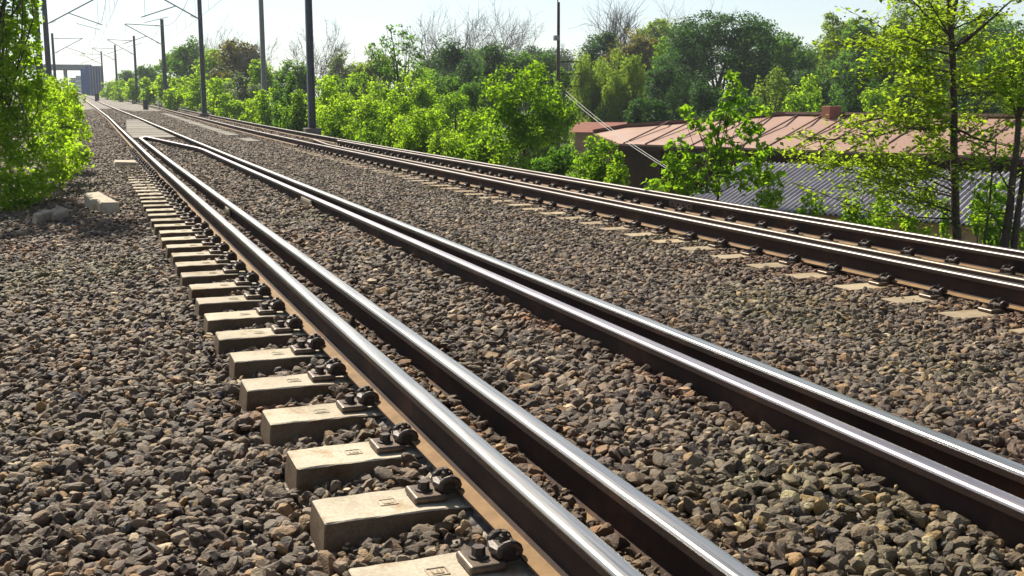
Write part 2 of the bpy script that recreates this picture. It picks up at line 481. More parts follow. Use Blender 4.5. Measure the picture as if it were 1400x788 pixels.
# nose pieces of the two V ends (parts of the guard rails they close)
m = MB(); xb = XB + float(shL(YV)); xc = XC + float(shL(34.6)) - .80
m.poly([(xb - .04, YV - .05, 0.0), (xb + .045, YV - .05, 0.0), (xc + .03, 34.55, 0), (xc - .02, 34.75, 0),
        (xb - .04, YV - .05, -.13), (xb + .045, YV - .05, -.13), (xc + .03, 34.55, -.13), (xc - .02, 34.75, -.13)],
       [(0, 1, 2, 3), (4, 7, 6, 5), (0, 4, 5, 1), (1, 5, 6, 2), (2, 6, 7, 3), (3, 7, 4, 0)])
nb = m.build('nose_piece', M['rail_top'], R['B'])
def fishplate(parent, x, y, z, side, L=.5, mat='rail_foot', label=None):
    q = MB()
    q.box((x + side * .022, y, z - .085), (.022, L, .085), bevel=.004)
    for k in (-.18, -.06, .06, .18):
        q.cyl((x + side * .03, y + k * L / .5, z - .085), (x + side * .055, y + k * L / .5, z - .085), .015, n=6)
    o = q.build('fishplate', M[mat], parent)
    return o
fishplate(R['C'], XC, 13.2, 0, -1, .6, 'sleeper')
fishplate(R['B'], XB, 12.4, 0, -1, .3, 'sleeper')
fishplate(R['G'], XG + .02, 12.7, ZH, -1, .6, 'iron_plate')

# ------------------------------------------------------------------ sleepers with fastenings
def sleeper_mesh():
    bm = bmesh.new()
    L = 2.62
    secs = []
    for x, w, h in ((-L / 2, .225, 0), (-.95, .23, 0), (-.42, .20, -.025), (.42, .20, -.025), (.95, .23, 0), (L / 2, .225, 0)):
        tp = .025 if abs(x) > 1.3 else 0
        sx = -1 if x < 0 else 1
        secs.append([bm.verts.new((x, -w / 2 - .035, -.21)), bm.verts.new((x, w / 2 + .035, -.21)),
                     bm.verts.new((x - sx * tp, w / 2, h)), bm.verts.new((x - sx * tp, -w / 2, h))])
    for a, b in zip(secs[:-1], secs[1:]):
        for k in range(4):
            bm.faces.new((a[k], a[(k + 1) % 4], b[(k + 1) % 4], b[k]))
    bm.faces.new(secs[0][::-1]); bm.faces.new(secs[-1])
    bmesh.ops.recalc_face_normals(bm, faces=bm.faces[:])
    es = [e for e in bm.edges if (len(e.link_faces) == 2 and e.calc_face_angle(0) > .5)]
    bmesh.ops.bevel(bm, geom=es, offset=.0045, segments=1, affect='EDGES')
    bmesh.ops.subdivide_edges(bm, edges=[e for e in bm.edges if e.calc_length() > .3], cuts=6)
    for v in bm.verts:       # small chips and unevenness
        if v.co.z > -.1:
            v.co += Vector((random.uniform(-1, 1), random.uniform(-1, 1), random.uniform(-1, .4))) * .0022
    me = bpy.data.meshes.new('sleeper')
    bm.to_mesh(me); bm.free()
    me.materials.append(M['sleeper']); me.materials.append(M['soiled_shade'])
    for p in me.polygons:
        if p.normal.z < .45: p.material_index = 1  # sides and ends take the dirt colour with painted-in shade
    return me
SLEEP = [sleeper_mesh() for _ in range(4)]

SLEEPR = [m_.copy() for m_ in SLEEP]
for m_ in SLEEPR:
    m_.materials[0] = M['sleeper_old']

def fastening(parent, x, side, det=True):
    """side -1: fastening stands on the -x side of the rail; x = rail centre in sleeper space, sleeper top z=0"""
    s = side
    b = MB()
    b.box((x + s * .172, 0, .013), (.115, .135, .026), bevel=.010, seg=3)
    pl = b.build('base_plate', M['iron_plate'], parent)
    c = MB()
    c.cyl((x + s * .180, 0, .026), (x + s * .180, 0, .032), .030, n=14)
    c.cyl((x + s * .180, 0, .032), (x + s * .180, 0, .058), .021, .020, n=6)
    c.build('bolt', M['iron'], pl)
    k = MB()
    for dy in (-.042, .042):      # the two curled arms of the spring clip
        pts = []
        for a in range(9):
            t = a / 8
            ang = math.pi * (1.15 - 1.3 * t)
            pts.append((x + s * (.100 - .030 * math.cos(ang)), dy * (1 + .12 * math.sin(math.pi * t)), .046 + .024 * math.sin(ang)))
        k.tube(pts, .012, 8)
    k.tube([(x + s * .125, -.05, .045), (x + s * .137, 0, .043), (x + s * .125, .05, .045)], .013, 8)
    k.box((x + s * .100, 0, .034), (.075, .075, .05), bevel=.010)
    k.cyl((x + s * .100, 0, .058), (x + s * .100, 0, .080), .017, .016, n=6)
    k.cyl((x + s * .100, 0, .080), (x + s * .100, 0, .094), .009, n=8)
    k.build('spring_clip', M['iron'], pl)
    return pl

def mould_mark(parent, x):
    q = MB()
    w, h = .058, .052
    for a in ((-w / 2, 0, .005, h), (w / 2, 0, .005, h), (0, -h / 2, w, .005), (0, h / 2, w, .005)):
        q.box((x + a[0], a[1], .0005), (a[2], a[3], .003))
    for a in (-.014, .002, .016):
        q.box((x + a, .004, .0005), (.006, .022, .003))
    q.box((x, -.012, .0005), (.034, .005, .003))
    return q.build('mould_mark', M['sleeper'], parent)

def protoL():
    o = link('railway_sleeper', SLEEP[0])
    fastening(o, XA - 1.93, -1); fastening(o, XD - 1.93, 1)
    mould_mark(o, XA - 1.93 - .305)
    return o
def protoR():
    o = link('railway_sleeper', SLEEPR[1])
    xm = (XE + XH) / 2
    fastening(o, XE - xm, -1); fastening(o, XG - xm, -1)
    return o
pl_, pr_ = protoL(), protoR()
y0 = 2.88
nL = 46
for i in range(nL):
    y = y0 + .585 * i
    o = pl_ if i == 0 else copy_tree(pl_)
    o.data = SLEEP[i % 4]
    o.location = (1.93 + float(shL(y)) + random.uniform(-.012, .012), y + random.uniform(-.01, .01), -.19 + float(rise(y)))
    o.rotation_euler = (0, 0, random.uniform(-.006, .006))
    if i < 20:
        lab = ('pale concrete sleeper cropped by the bottom edge, bolted under the foreground rail' if i == 0 else
               '%s bare concrete sleeper from the bottom edge, under the foreground rail' % ORD[i])
    else:
        lab = 'small distant concrete sleeper in the upper half of the ladder beside the foreground rail'
    tag(o, lab, 'sleeper', 'sleepers under the foreground track')
nR = 48
yr0 = 5.30 - .6 * 1
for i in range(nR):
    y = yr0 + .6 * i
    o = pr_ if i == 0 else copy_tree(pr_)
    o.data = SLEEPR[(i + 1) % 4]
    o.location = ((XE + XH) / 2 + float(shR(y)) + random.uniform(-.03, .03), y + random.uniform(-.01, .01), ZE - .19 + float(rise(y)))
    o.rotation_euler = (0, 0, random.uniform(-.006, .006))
    j = i - 1
    if 0 <= j < 20:
        lab = ('flush concrete sleeper at the right edge, under the far track' if j == 0 else
               '%s flush concrete sleeper from the right edge, under the far track' % ORD[j])
    elif j < 0:
        lab = 'flush concrete sleeper cut by the right edge under the far track'
    else:
        lab = 'small distant concrete sleeper half sunk in gravel under the far track'
    tag(o, lab, 'sleeper', 'sleepers under the far track')

# loose concrete pieces on the left shoulder
def chunk(name, pts, zb, zt, label, cat, loc, rot):
    bm = bmesh.new()
    lo = [bm.verts.new((x, y, zb)) for x, y in pts]
    hi = [bm.verts.new((x * .97 + random.uniform(-.01, .01), y * .97 + random.uniform(-.01, .01), zt + random.uniform(-.012, .012))) for x, y in pts]
    n = len(pts)
    for k in range(n):
        bm.faces.new((lo[k], lo[(k + 1) % n], hi[(k + 1) % n], hi[k]))
    bm.faces.new(lo[::-1]); bm.faces.new(hi)
    bmesh.ops.recalc_face_normals(bm, faces=bm.faces[:])
    bmesh.ops.bevel(bm, geom=bm.edges[:], offset=.012, segments=2, affect='EDGES')
    me = bpy.data.meshes.new(name); bm.to_mesh(me); bm.free()
    me.materials.append(M['sleeper'])
    o = link(name, me)
    o.location = loc; o.rotation_euler = rot
    return tag(o, label, cat)
p = at_z(138, 283, -.26)
chunk('concrete_block', [(-.11, -.60), (.11, -.62), (.11, .2), (.10, .50), (-.11, .54), (-.10, .05), (-.15, -.02), (-.15, -.22), (-.10, -.26)], -.10, .10,
      'long broken concrete block lying alone on the gravel, near the sleeper ends', 'block', (p[0], p[1], float(ground(p[0], p[1])) + .06), (math.radians(3), math.radians(-3), math.radians(10)))
p = at_z(68, 297, -.30)
chunk('concrete_block', [(-.11, -.24), (-.02, -.27), (.03, -.06), (.11, -.08), (.13, .24), (-.02, .27), (-.05, .04), (-.10, -.02)], -.10, .10,
      'stubby broken concrete lump on the gravel by the left bush', 'block', (p[0], p[1], float(ground(p[0], p[1])) + .02), (math.radians(8), math.radians(14), math.radians(-25)))
p = at_z(172, 224, -.13)
chunk('concrete_fragment', [(-.20, -.24), (.21, -.22), (.22, .22), (-.19, .25)], -.06, .04,
      'small flat concrete slab beyond the end of the sleeper ladder', 'slab', (p[0] - .02, p[1], float(ground(p[0], p[1])) + .035), (.03, .02, .05))

# slabs between the rails past the nose, and concrete trough covers beside the far track
def slab(name, x0, x1, y0_, y1_, sh, zoff, label, cat, group, t=.09):
    q = MB()
    xm, ym = (x0 + x1) / 2, (y0_ + y1_) / 2
    dx = float(sh(y1_) - sh(y0_))
    a = [(x0 + float(sh(y0_)), y0_), (x1 + float(sh(y0_)), y0_), (x1 + float(sh(y1_)), y1_), (x0 + float(sh(y1_)), y1_)]
    z = float(zoff)
    pts = [(X, Y, z + float(rise(Y)) - t) for X, Y in a] + [(X, Y, z + float(rise(Y))) for X, Y in a]
    q.poly(pts, [(3, 2, 1, 0), (4, 5, 6, 7), (0, 1, 5, 4), (1, 2, 6, 5), (2, 3, 7, 6), (3, 0, 4, 7)])
    bmesh.ops.bevel(q.bm, geom=q.bm.edges[:], offset=.01, segments=2, affect='EDGES')
    o = q.build(name, M['concrete'])
    return tag(o, label, cat, group)
yy = 35.2; i = 0
while yy < 62:
    L = 2.4
    x0 = XA + .14 + max(0, (yy - 40) * .03); x1 = XD - .14
    slab('concrete_plank', x0, x1, yy, yy + L - .04, shL, -.05 + .006 * ((i * 7) % 3 - 1), 'pale concrete plank between the foreground rails just past the pointed nose' if i == 0 else 'pale concrete plank in the strip between the foreground rails beyond the pointed nose', 'plank', 'planks between the rails')
    yy += L + (.55 if i in (2,) else 0); i += 1
yy = 37.5; i = 0
while yy < 95:
    L = 3.0
    if not (40.4 < yy < 43):
        slab('trough_cover', XE - 1.0, XE - .55, yy, yy + L - .03, shR, ZE - .17 + .004 * ((i * 5) % 3), 'pale concrete trough cover in the strip along the far track', 'trough cover', 'trough covers beside the far track')
    yy += L; i += 1

# ------------------------------------------------------------------ ballast stones
ROCKS = bpy.data.collections.new('stone_shapes')
def rock(seed):
    r = np.random.default_rng(seed)
    bm = bmesh.new()
    bmesh.ops.create_icosphere(bm, subdivisions=2, radius=1)
    V = np.array([v.co[:] for v in bm.verts])
    for _ in range(11):
        n = r.normal(size=3); n /= np.linalg.norm(n)
        d = r.uniform(.50, .80)
        h = V @ n
        over = h > d
        V[over] -= np.outer(h[over] - d, n)
    V += r.normal(size=V.shape) * .012
    s = np.array([1, r.uniform(.62, .92), r.uniform(.40, .68)])
    V = V * s
    for v, c in zip(bm.verts, V):
        v.co = c
    bmesh.ops.dissolve_limit(bm, angle_limit=.10, verts=bm.verts[:], edges=bm.edges[:])
    me = bpy.data.meshes.new('stone'); bm.to_mesh(me); bm.free()
    me.materials.append(M['stone'])
    o = bpy.data.objects.new('stone', me)
    ROCKS.objects.link(o)
NR = 14
for k in range(NR):
    rock(100 + k)

def scatter(n, y0_, y1_, dens_margin=.20, smin=.017, smax=.034):
    y = rng.uniform(y0_, y1_, n)
    t0 = math.tan(YAW - math.atan(700 / FPX) - dens_margin); t1 = math.tan(YAW + math.atan(700 / FPX) + .22)
    x = rng.uniform(0, 1, n)
    xa = np.maximum(-5.5, t0 * y - .8); xb = np.minimum(8.9 + shR(y), t1 * y + 1.0)
    wmax = (xb - xa)
    keep = rng.uniform(0, wmax.max(), n) < wmax
    y, x, xa, xb = y[keep], x[keep], xa[keep], xb[keep]
    x = xa + x * (xb - xa)
    s = rng.uniform(0, 1, len(x)) ** 1.7 * (smax - smin) + smin
    big = rng.uniform(0, 1, len(x)) < .025
    s[big] *= 1.25
    return x, y, s
PX, PY, PS = [], [], []
for n, a, b, s0, s1 in ((30000, .9, 7, .007, .014), (38000, .9, 4.5, .015, .036), (74000, 4.5, 12, .017, .036), (76000, 12, 24, .020, .038), (62000, 24, 46, .024, .045), (60000, 46, 110, .035, .062)):
    x, y, s = scatter(n, a, b, .20, s0, s1)
    PX.append(x); PY.append(y); PS.append(s)
PX, PY, PS = map(np.concatenate, (PX, PY, PS))
PZ = ground(PX, PY) + rng.uniform(-.022, .010, len(PX)) - PS * .12
# keep stones off rails and off sleepers, panels
def near(xv, sh, half):
    return np.abs(PX - xv - sh(PY)) < half
bad = np.zeros(len(PX), bool)
for xv in (XA, XB, XC, XD):
    lim = np.where((PZ > -.15 + rise(PY)) & ~((xv == XA) & (PX < XA + shL(PY))), .040, .085)
    bad |= (np.abs(PX - xv - shL(PY) - (turn(PY) if xv == XC else 0)) < lim + PS * .6) & ~((xv in (XB, XC)) & (PY > 35))
for xv in (XE, XF, XG, XH):
    bad |= near(xv, shR, .07) & (PY < 80)
iy = (PY - y0) / .585
fy = np.abs(iy - np.round(iy)) * .585
onL = (fy < .115 + PS * .45) & (np.abs(PX - 1.93 - shL(PY)) < 1.315 + PS * .3) & (iy > -.6) & (iy < nL)
tall = PZ + PS * .35 > -.19
bad |= onL & (PX < 1.2) & (PY < 24.5) & (rng.uniform(0, 1, len(PX)) < np.interp(PY, [0, 18, 23.5, 24.5], [1, 1, .96, .8]))
iy = (PY - yr0) / .6
fy = np.abs(iy - np.round(iy)) * .6
onR = (fy < .115 + PS * .25) & (PX - shR(PY) > (XE + XH) / 2 - 1.31 - PS * .2) & (PX - shR(PY) < XE + .1) & (iy > -.6) & (iy < nR - .4)
bad |= onR & (rng.uniform(0, 1, len(PX)) < .98)
# fastening zone at the near rail kept low
bad |= (np.abs(PX - XA + .12) < .10) & (PY < 24) & (rng.uniform(0, 1, len(PX)) < .35)
bad |= (PY > 35) & (PY < 62.5) & (PX - shL(PY) > XA + .1 + np.maximum(0, (PY - 40) * .03)) & (PX - shL(PY) < XD - .1)
bad |= (PY > 37.3) & (PY < 96) & ~((PY > 40.4) & (PY < 43.4)) & (PX - shR(PY) > XE - 1.03) & (PX - shR(PY) < XE - .52)
ok = ~bad
PX, PY, PS, PZ = PX[ok], PY[ok], PS[ok], PZ[ok]
N = len(PX)
me = bpy.data.meshes.new('ballast')
me.vertices.add(N)
me.vertices.foreach_set('co', np.stack([PX, PY, PZ], -1).astype(np.float32).ravel())
rot = np.stack([rng.normal(0, .45, N), rng.normal(0, .45, N), rng.uniform(0, 6.283, N)], -1).astype(np.float32)
a = me.attributes.new('rot', 'FLOAT_VECTOR', 'POINT'); a.data.foreach_set('vector', rot.ravel())
a = me.attributes.new('scl', 'FLOAT', 'POINT'); a.data.foreach_set('value', (PS * np.interp(PY, [3, 8, 14], [1.42, 1.42, 1.4])).astype(np.float32))
a = me.attributes.new('pick', 'INT', 'POINT'); a.data.foreach_set('value', rng.integers(0, NR, N).astype(np.int32))
me.materials.append(M['stone'])
bal = tag(link('ballast', me), 'crushed grey and brown stone heaped between and beside the tracks', 'gravel', None, 'stuff')
ng = bpy.data.node_groups.new('scatter_stones', 'GeometryNodeTree')
ng.interface.new_socket('Geometry', in_out='INPUT', socket_type='NodeSocketGeometry')
ng.interface.new_socket('Geometry', in_out='OUTPUT', socket_type='NodeSocketGeometry')
gi, go = ng.nodes.new('NodeGroupInput'), ng.nodes.new('NodeGroupOutput')
ci = ng.nodes.new('GeometryNodeCollectionInfo'); ci.inputs['Collection'].default_value = ROCKS
ci.inputs['Separate Children'].default_value = True; ci.inputs['Reset Children'].default_value = True
ip = ng.nodes.new('GeometryNodeInstanceOnPoints'); ip.inputs['Pick Instance'].default_value = True
def na(t, n):
    q = ng.nodes.new('GeometryNodeInputNamedAttribute'); q.data_type = t; q.inputs['Name'].default_value = n
    return q.outputs['Attribute']
L = ng.links.new
L(gi.outputs[0], ip.inputs['Points']); L(ci.outputs[0], ip.inputs['Instance'])
L(na('INT', 'pick'), ip.inputs['Instance Index']); L(na('FLOAT_VECTOR', 'rot'), ip.inputs['Rotation']); L(na('FLOAT', 'scl'), ip.inputs['Scale'])
L(ip.outputs[0], go.inputs[0])
bal.modifiers.new('stones', 'NODES').node_group = ng

# ------------------------------------------------------------------ overhead line masts
def mast(px, Z, label, reach, H=9.6, side=-1, w=.24, mat='mast', zb=None, cant=True, box=False):
    p = at(px, 132, Z)
    x, y = float(p[0]), float(p[1])
    z = float(ground(x, y)) - .1 if zb is None else zb
    root = empty('overhead_line_mast', (x, y, z), label, 'mast', 'overhead line masts')
    m = MB()      # H section column, slightly tapered
    hw = w / 2
    for s in (-1, 1):
        b0, b1 = hw, hw * .72
        t = .024
        pts = [(s * b0 - t, -hw, 0), (s * b0 + t, -hw, 0), (s * b0 + t, hw, 0), (s * b0 - t, hw, 0),
               (s * b1 - t, -b1, H), (s * b1 + t, -b1, H), (s * b1 + t, b1, H), (s * b1 - t, b1, H)]
        m.poly(pts, [(3, 2, 1, 0), (4, 5, 6, 7), (0, 1, 5, 4), (1, 2, 6, 5), (2, 3, 7, 6), (3, 0, 4, 7)])
    m.box((0, 0, H / 2), (w * .78, .02, H - .02))
    m.build('column', M[mat], root)
    b = MB(); b.box((0, 0, .12), (w * 2.6, w * 2.6, .5), bevel=.03); b.build('footing', M['concrete'], root)
    if box:
        q = MB(); q.box((side * -.05, -hw - .16, 1.9), (.55, .3, 1.5), bevel=.02); q.build('switch_box', M['box_dark'], root)
    if cant:
        s = side
        c = MB()
        zt, zl = H - .7, H - 2.6
        c.tube([(s * hw, 0, zt), (s * reach * .95, 0, zt + .12)], .040, 6)
        c.tube([(s * hw, 0, zl), (s * reach * .97, 0, zt + .1)], .045, 6)
        c.tube([(s * reach * .42, 0, zl + (zt - zl) * .42), (s * reach * 1.02, 0, zl - .02)], .034, 6)
        c.tube([(s * reach * .55, 0, zl + .05), (s * reach * .97, 0, zl - .38)], .02, 6)
        c.tube([(s * reach * .95, 0, zt + .1), (s * reach * .95, 0, zl - .02)], .012, 6)
        ca = c.build('cantilever', M['wire'], root)
        ins = MB()
        for (zz, dz) in ((zt, .02), (zl, .55)):
            for k in range(5):
                xx = s * (hw + .18 + .07 * k)
                z2 = zz + dz * (abs(xx) - hw) * (.66 if dz > .1 else .2)
                ins.cyl((xx, 0, z2), (xx + s * .03, 0, z2 + .008), .085, .06, n=10)
        ins.build('insulator', M['insulator'], ca)
    return root
mast(425.5, 43.5, 'tall dark mast nearest the camera, standing right behind the far track', 3.4, w=.235)
mast(278.5, 80, 'second mast of the row behind the far track, its bracket reaching left', 3.9, w=.30)
mast(226.5, 120, 'third mast of the row behind the far track, with a dark box at its foot', 3.9, w=.40, box=True)
mast(187.5, 160, 'fourth mast of the row behind the far track, rising from low bushes', 3.7, w=.34)
mast(161.0, 195, 'fifth mast of the row behind the far track, small and thin', 3.9, w=.34)
mast(142.0, 235, 'last small mast of the row, beside the blue wall of the bridge', 4.1, w=.34)
mast(361.5, 72, 'pale pole rising out of the trees between the two nearest dark masts', 3.4, w=.27, mat='mast_pale', cant=False, H=13)
mast(69, 84, 'dark mast behind the left bush, its brackets reaching right over the track', 3.9, side=1, w=.40)
mast(77, 150, 'small far mast left of the track, behind the bracketed dark one', 3.9, side=1, w=.36)
mast(57.5, 64, 'thin dark mast half hidden in leaves, left of the bracketed left mast', 3.5, side=-1, w=.28, cant=False)

def wire_line(fx, z0_, y0_, y1_, sag, span, ph, r, label, name):
    q = MB(); pts = []
    y = y0_
    while y <= y1_:
        u = ((y - ph) / span) % 1.0
        pts.append((float(fx(y)), y, z0_ - sag * 4 * u * (1 - u) + float(rise(y))))
        y += 5
    q.tube(pts, r, 5)
    if name == 'carrier_wire':
        for p_ in pts[::2]:
            q.tube([p_, (p_[0], p_[1], 6.2 + float(rise(p_[1])))], .010, 3, cap=False)
    return tag(q.build(name, M['wire']), label, 'wire', 'overhead wires')
for nm, cx, sh in (('foreground', (XA + XD) / 2, shL), ('far', (XE + XH) / 2, shR)):
    wire_line(lambda y, c=cx, s=sh: c + s(y), 6.2, -20, 300, .05, 40, 3, .010, 'thin contact wire over the %s track' % nm, 'contact_wire')
    wire_line(lambda y, c=cx, s=sh: c + s(y), 8.3, -20, 300, .9, 40, 3, .016, 'sagging carrier wire over the %s track' % nm, 'carrier_wire')

# small dark signal boxes by the track far ahead
def post_box(px, Z, h, w, label):
    p = at(px, 132, Z); x, y = float(p[0]), float(p[1]); z = float(ground(x, y))
    root = empty('trackside_cabinet', (x, y, z), label, 'cabinet', 'dark cabinets along the track')
    q = MB(); q.box((0, 0, h / 2), (w, w * .7, h), bevel=.02); q.build('body', M['box_dark'], root)
    q = MB(); q.box((0, 0, h + .02), (w * 1.15, w * .85, .06), bevel=.01); q.build('lid', M['iron'], root)
    q = MB(); q.box((0, -w * .35 - .01, h * .5), (w * .8, .02, h * .8)); q.build('door', M['box_dark'], root)
post_box(132.5, 165, 1.1, .6, 'small dark cabinet by the far end of the tracks')
post_box(198.5, 112, .95, .5, 'small dark cabinet at the edge of the bushes, below the fifth mast')

# ------------------------------------------------------------------ bridge far ahead
Zb = 265
def bx(q, px0, px1, py0, py1, Z, depth, bevel=0):
    a = at(px0, py0, Z); b = at(px1, py1, Z)
    c = (a + b) / 2 + np.array([0, depth / 2, 0])
    q.box(c, (abs(px1 - px0) / FPX * Z, depth, abs(py1 - py0) / FPX * Z), bevel=bevel)
root = empty('road_bridge', (0, 0, 0), 'concrete road bridge crossing above the tracks at their far end', 'bridge')
q = MB(); bx(q, 30, 122, 90.5, 95, Zb, 11); q.build('deck', M['bridge'], root)
q = MB(); bx(q, 30, 122, 88.2, 90.4, Zb - .3, .3); bx(q, 30, 122, 88.2, 90.4, Zb + 11, .3); q.build('parapet', M['bridge'], root)
for a, b in ((88, 93), (60, 65)):
    q = MB(); bx(q, a, b, 95.1, 140, Zb + 3, 1.2); q.build('pillar', M['bridge'], root)
q = MB(); bx(q, 111.5, 118, 95.1, 140, Zb + 2, 6); q.build('pillar', M['bridge_blue'], root)
root = empty('retaining_wall', (0, 0, 0), 'blue ribbed wall running from the bridge towards the masts', 'wall')
q = MB(); bx(q, 118.5, 141, 91, 140, Zb - 1, 1.2); q.build('wall_face', M['bridge_blue'], root)
q = MB()
for k in range(6):
    bx(q, 119.2 + k * 3.7, 120.6 + k * 3.7, 90.2, 140, Zb - 1.5, .5)
q.build('ribs', M['bridge'], root)
def block(px0, px1, pt, Z, label, floors=3, cols=4):
    a = at(px0, pt, Z); w = (px1 - px0) / FPX * Z; zb = float(ground(a[0], a[1]))
    h = a[2] - zb
    root = empty('apartment_block', (a[0] + w / 2, a[1], zb), label, 'building', 'far buildings under the bridge')
    q = MB(); q.box((0, 5, h / 2), (w, 10, h)); q.build('wall', M['building'], root)
    q = MB(); q.box((0, 5, h + .2), (w * 1.04, 10.4, .4)); q.build('roof', M['bridge'], root)
    for i in range(floors):
        for j in range(cols):
            q = MB(); q.box((-w / 2 + w * (j + .5) / cols, -.02, h * (i + .5) / floors), (w / cols * .5, .1, h / floors * .5)); q.build('window', M['window'], root)
block(94, 103, 108, 420, 'pale blue building seen through the left gap under the bridge')
block(103.5, 111, 105, 470, 'taller pale building seen under the bridge beside its blue pillar', 4, 3)

# ------------------------------------------------------------------ sheds right of the line
def plane_pt(o, u, v, a, b, c):
    return o + u * a + v * b + np.array([0, 0, c])
e0 = at_z(846, 196.5, -.60); e1 = at_z(1400, 215, -.60)
u = (e1 - e0); Lr = np.linalg.norm(u[:2]); u = u / Lr; v = np.array([-u[1], u[0], 0])
if v @ FW < 0: v = -v
root = empty('long_shed', tuple(e0 + np.array([0, 0, -4.4])), 'long low shed with faded red sheet metal roof, behind the sapling', 'shed')
E0 = np.array(e0)
def S(a, b, c):      # local shed coordinates: a along eave, b back, c up (relative to eave)
    return tuple((u * a + v * b + np.array([0, 0, 4.4 + c])))
LEN, DEP, RZ = Lr + 9, 4.3, 1.05
hip = 4.6
q = MB()
t = .07
top = [S(-2.4, 1.6, .30), S(0, 0, 0), S(LEN, 0, 0), S(LEN, DEP, RZ), S(hip, DEP, RZ), S(-1.6, DEP * .62, .52)]
bot = [(a[0], a[1], a[2] - t) for a in top]
q.poly(list(top) + list(bot), [(0, 1, 2, 3, 4, 5), (11, 10, 9, 8, 7, 6)] + [(k, k + 6, (k + 1) % 6 + 6, (k + 1) % 6) for k in range(6)])
rf = q.build('roof', M['roof_pink'], root)
q = MB()
n = int(LEN / .98)
for k in range(n + 1):
    a = k * .98 + .2
    b0, b1 = 0.0, DEP
    if a < hip:
        b1 = DEP * (.62 + .38 * (a + 1.6) / (hip + 1.6))
    zb_ = RZ * b1 / DEP
    p0, p1 = Vector(S(a, .02, .02)), Vector(S(a, b1, zb_ + .02))
    q.tube([p0, p1], .032, 4)
q.build('roof_seam', M['roof_seam'], rf)
q = MB(); q.tube([S(LEN, DEP, RZ + .05), S(hip, DEP, RZ + .05), S(-1.6, DEP * .62, .57), S(-2.4, 1.6, .36)], .09, 5); q.build('ridge_cap', M['roof_seam'], rf)
q = MB(); cp = at(1138, 157, 1); 
dirv = (at(1138, 160, 40) - CAM); 
# ridge vent: intersect view line with the ridge line
num = (E0[:2] + v[:2] * DEP - CAM[:2]); A2 = np.array([[dirv[0], -u[0]], [dirv[1], -u[1]]]); sol = np.linalg.solve(A2, num); av = float(sol[1])
q.box(S(av, DEP - .1, RZ + .12), (.5, .5, .45), bevel=.02); q.build('ridge_vent', M['brick_red'], rf)
def wall_box(a0, a1, b0, b1, c0, c1, name, mat, par):
    q = MB()
    pts = [S(a0, b0, c0), S(a1, b0, c0), S(a1, b1, c0), S(a0, b1, c0), S(a0, b0, c1), S(a1, b0, c1), S(a1, b1, c1), S(a0, b1, c1)]
    q.poly(pts, [(3, 2, 1, 0), (4, 5, 6, 7), (0, 1, 5, 4), (1, 2, 6, 5), (2, 3, 7, 6), (3, 0, 4, 7)])
    return q.build(name, mat, par)
wall_box(.5, LEN - .3, 1.1, 1.3, -4.4, .02, 'wall', M['wall_dark'], root)
wall_box(-1.7, hip, 1.75, 1.87, -4.4, .24, 'wall', M['wall_dark'], root)
wall_box(hip, LEN - .3, DEP - .2, DEP - .05, -4.4, RZ - .12, 'wall', M['wall_dark'], root)
wall_box(.2, LEN - .2, -.02, .06, -.22, -.075, 'fascia', M['wall_dark'], root)
for a in np.arange(1.5, LEN, 3.1):
    wall_box(a, a + .16, .3, .46, -4.4, -.05, 'post', M['wall_dark'], root)
wall_box(4.4, 6.0, 1.04, 1.10, -4.4, -2.2, 'door', M['brick_red'], root)

# lean-to with corrugated sheets
c0 = at_z(1012, 284, -1.75)
root2 = empty('corrugated_shed', tuple(c0 - u * 1.9 + np.array([0, 0, -3.3])), 'lower shed with grey corrugated roof, in front of the long red roofed shed', 'shed')
c0 = c0 - u * 1.9
C0 = np.array(c0)
def S2(a, b, c):
    return tuple(u * a + v * b + np.array([0, 0, 3.3 + c]))
na_, nb_ = 1400, 14
LA, LB = 20.0, 3.5
aa = np.linspace(0, LA, na_); bb = np.linspace(0, LB, nb_)
Aa, Bb = np.meshgrid(aa, bb)
step = np.floor(Bb / 2.1) * .012
Zc = Bb / LB * 1.0 + .030 * np.sin(2 * math.pi * Aa / .142) - step
Vr = (u[None, None, :] * Aa[..., None] + v[None, None, :] * Bb[..., None]); Vr[..., 2] += 3.3 + Zc
ii = np.arange(na_ * nb_).reshape(nb_, na_)
Fr = np.stack([ii[:-1, :-1], ii[:-1, 1:], ii[1:, 1:], ii[1:, :-1]], -1).reshape(-1, 4)
ro = link('roof', np_mesh('corrugated_roof', Vr.reshape(-1, 3), [Fr], M['roof_grey'], smooth=True), root2)
mod = ro.modifiers.new('thick', 'SOLIDIFY'); mod.thickness = .012
def wall2(a0, a1, b0, b1, c0_, c1, name, mat):
    q = MB()
    pts = [S2(a0, b0, c0_), S2(a1, b0, c0_), S2(a1, b1, c0_), S2(a0, b1, c0_), S2(a0, b0, c1), S2(a1, b0, c1), S2(a1, b1, c1 + (.5 if b1 - b0 > 2 else 0)), S2(a0, b1, c1 + (.5 if b1 - b0 > 2 else 0))]
    q.poly(pts, [(3, 2, 1, 0), (4, 5, 6, 7), (0, 1, 5, 4), (1, 2, 6, 5), (2, 3, 7, 6), (3, 0, 4, 7)])
    return q.build(name, mat, root2)
wall2(.3, LA - .2, .35, .5, -3.3, -.09, 'wall', M['wall_salmon'])
wall2(.3, .45, .5, LB - .3, -3.3, -.09, 'wall', M['wall_salmon'])

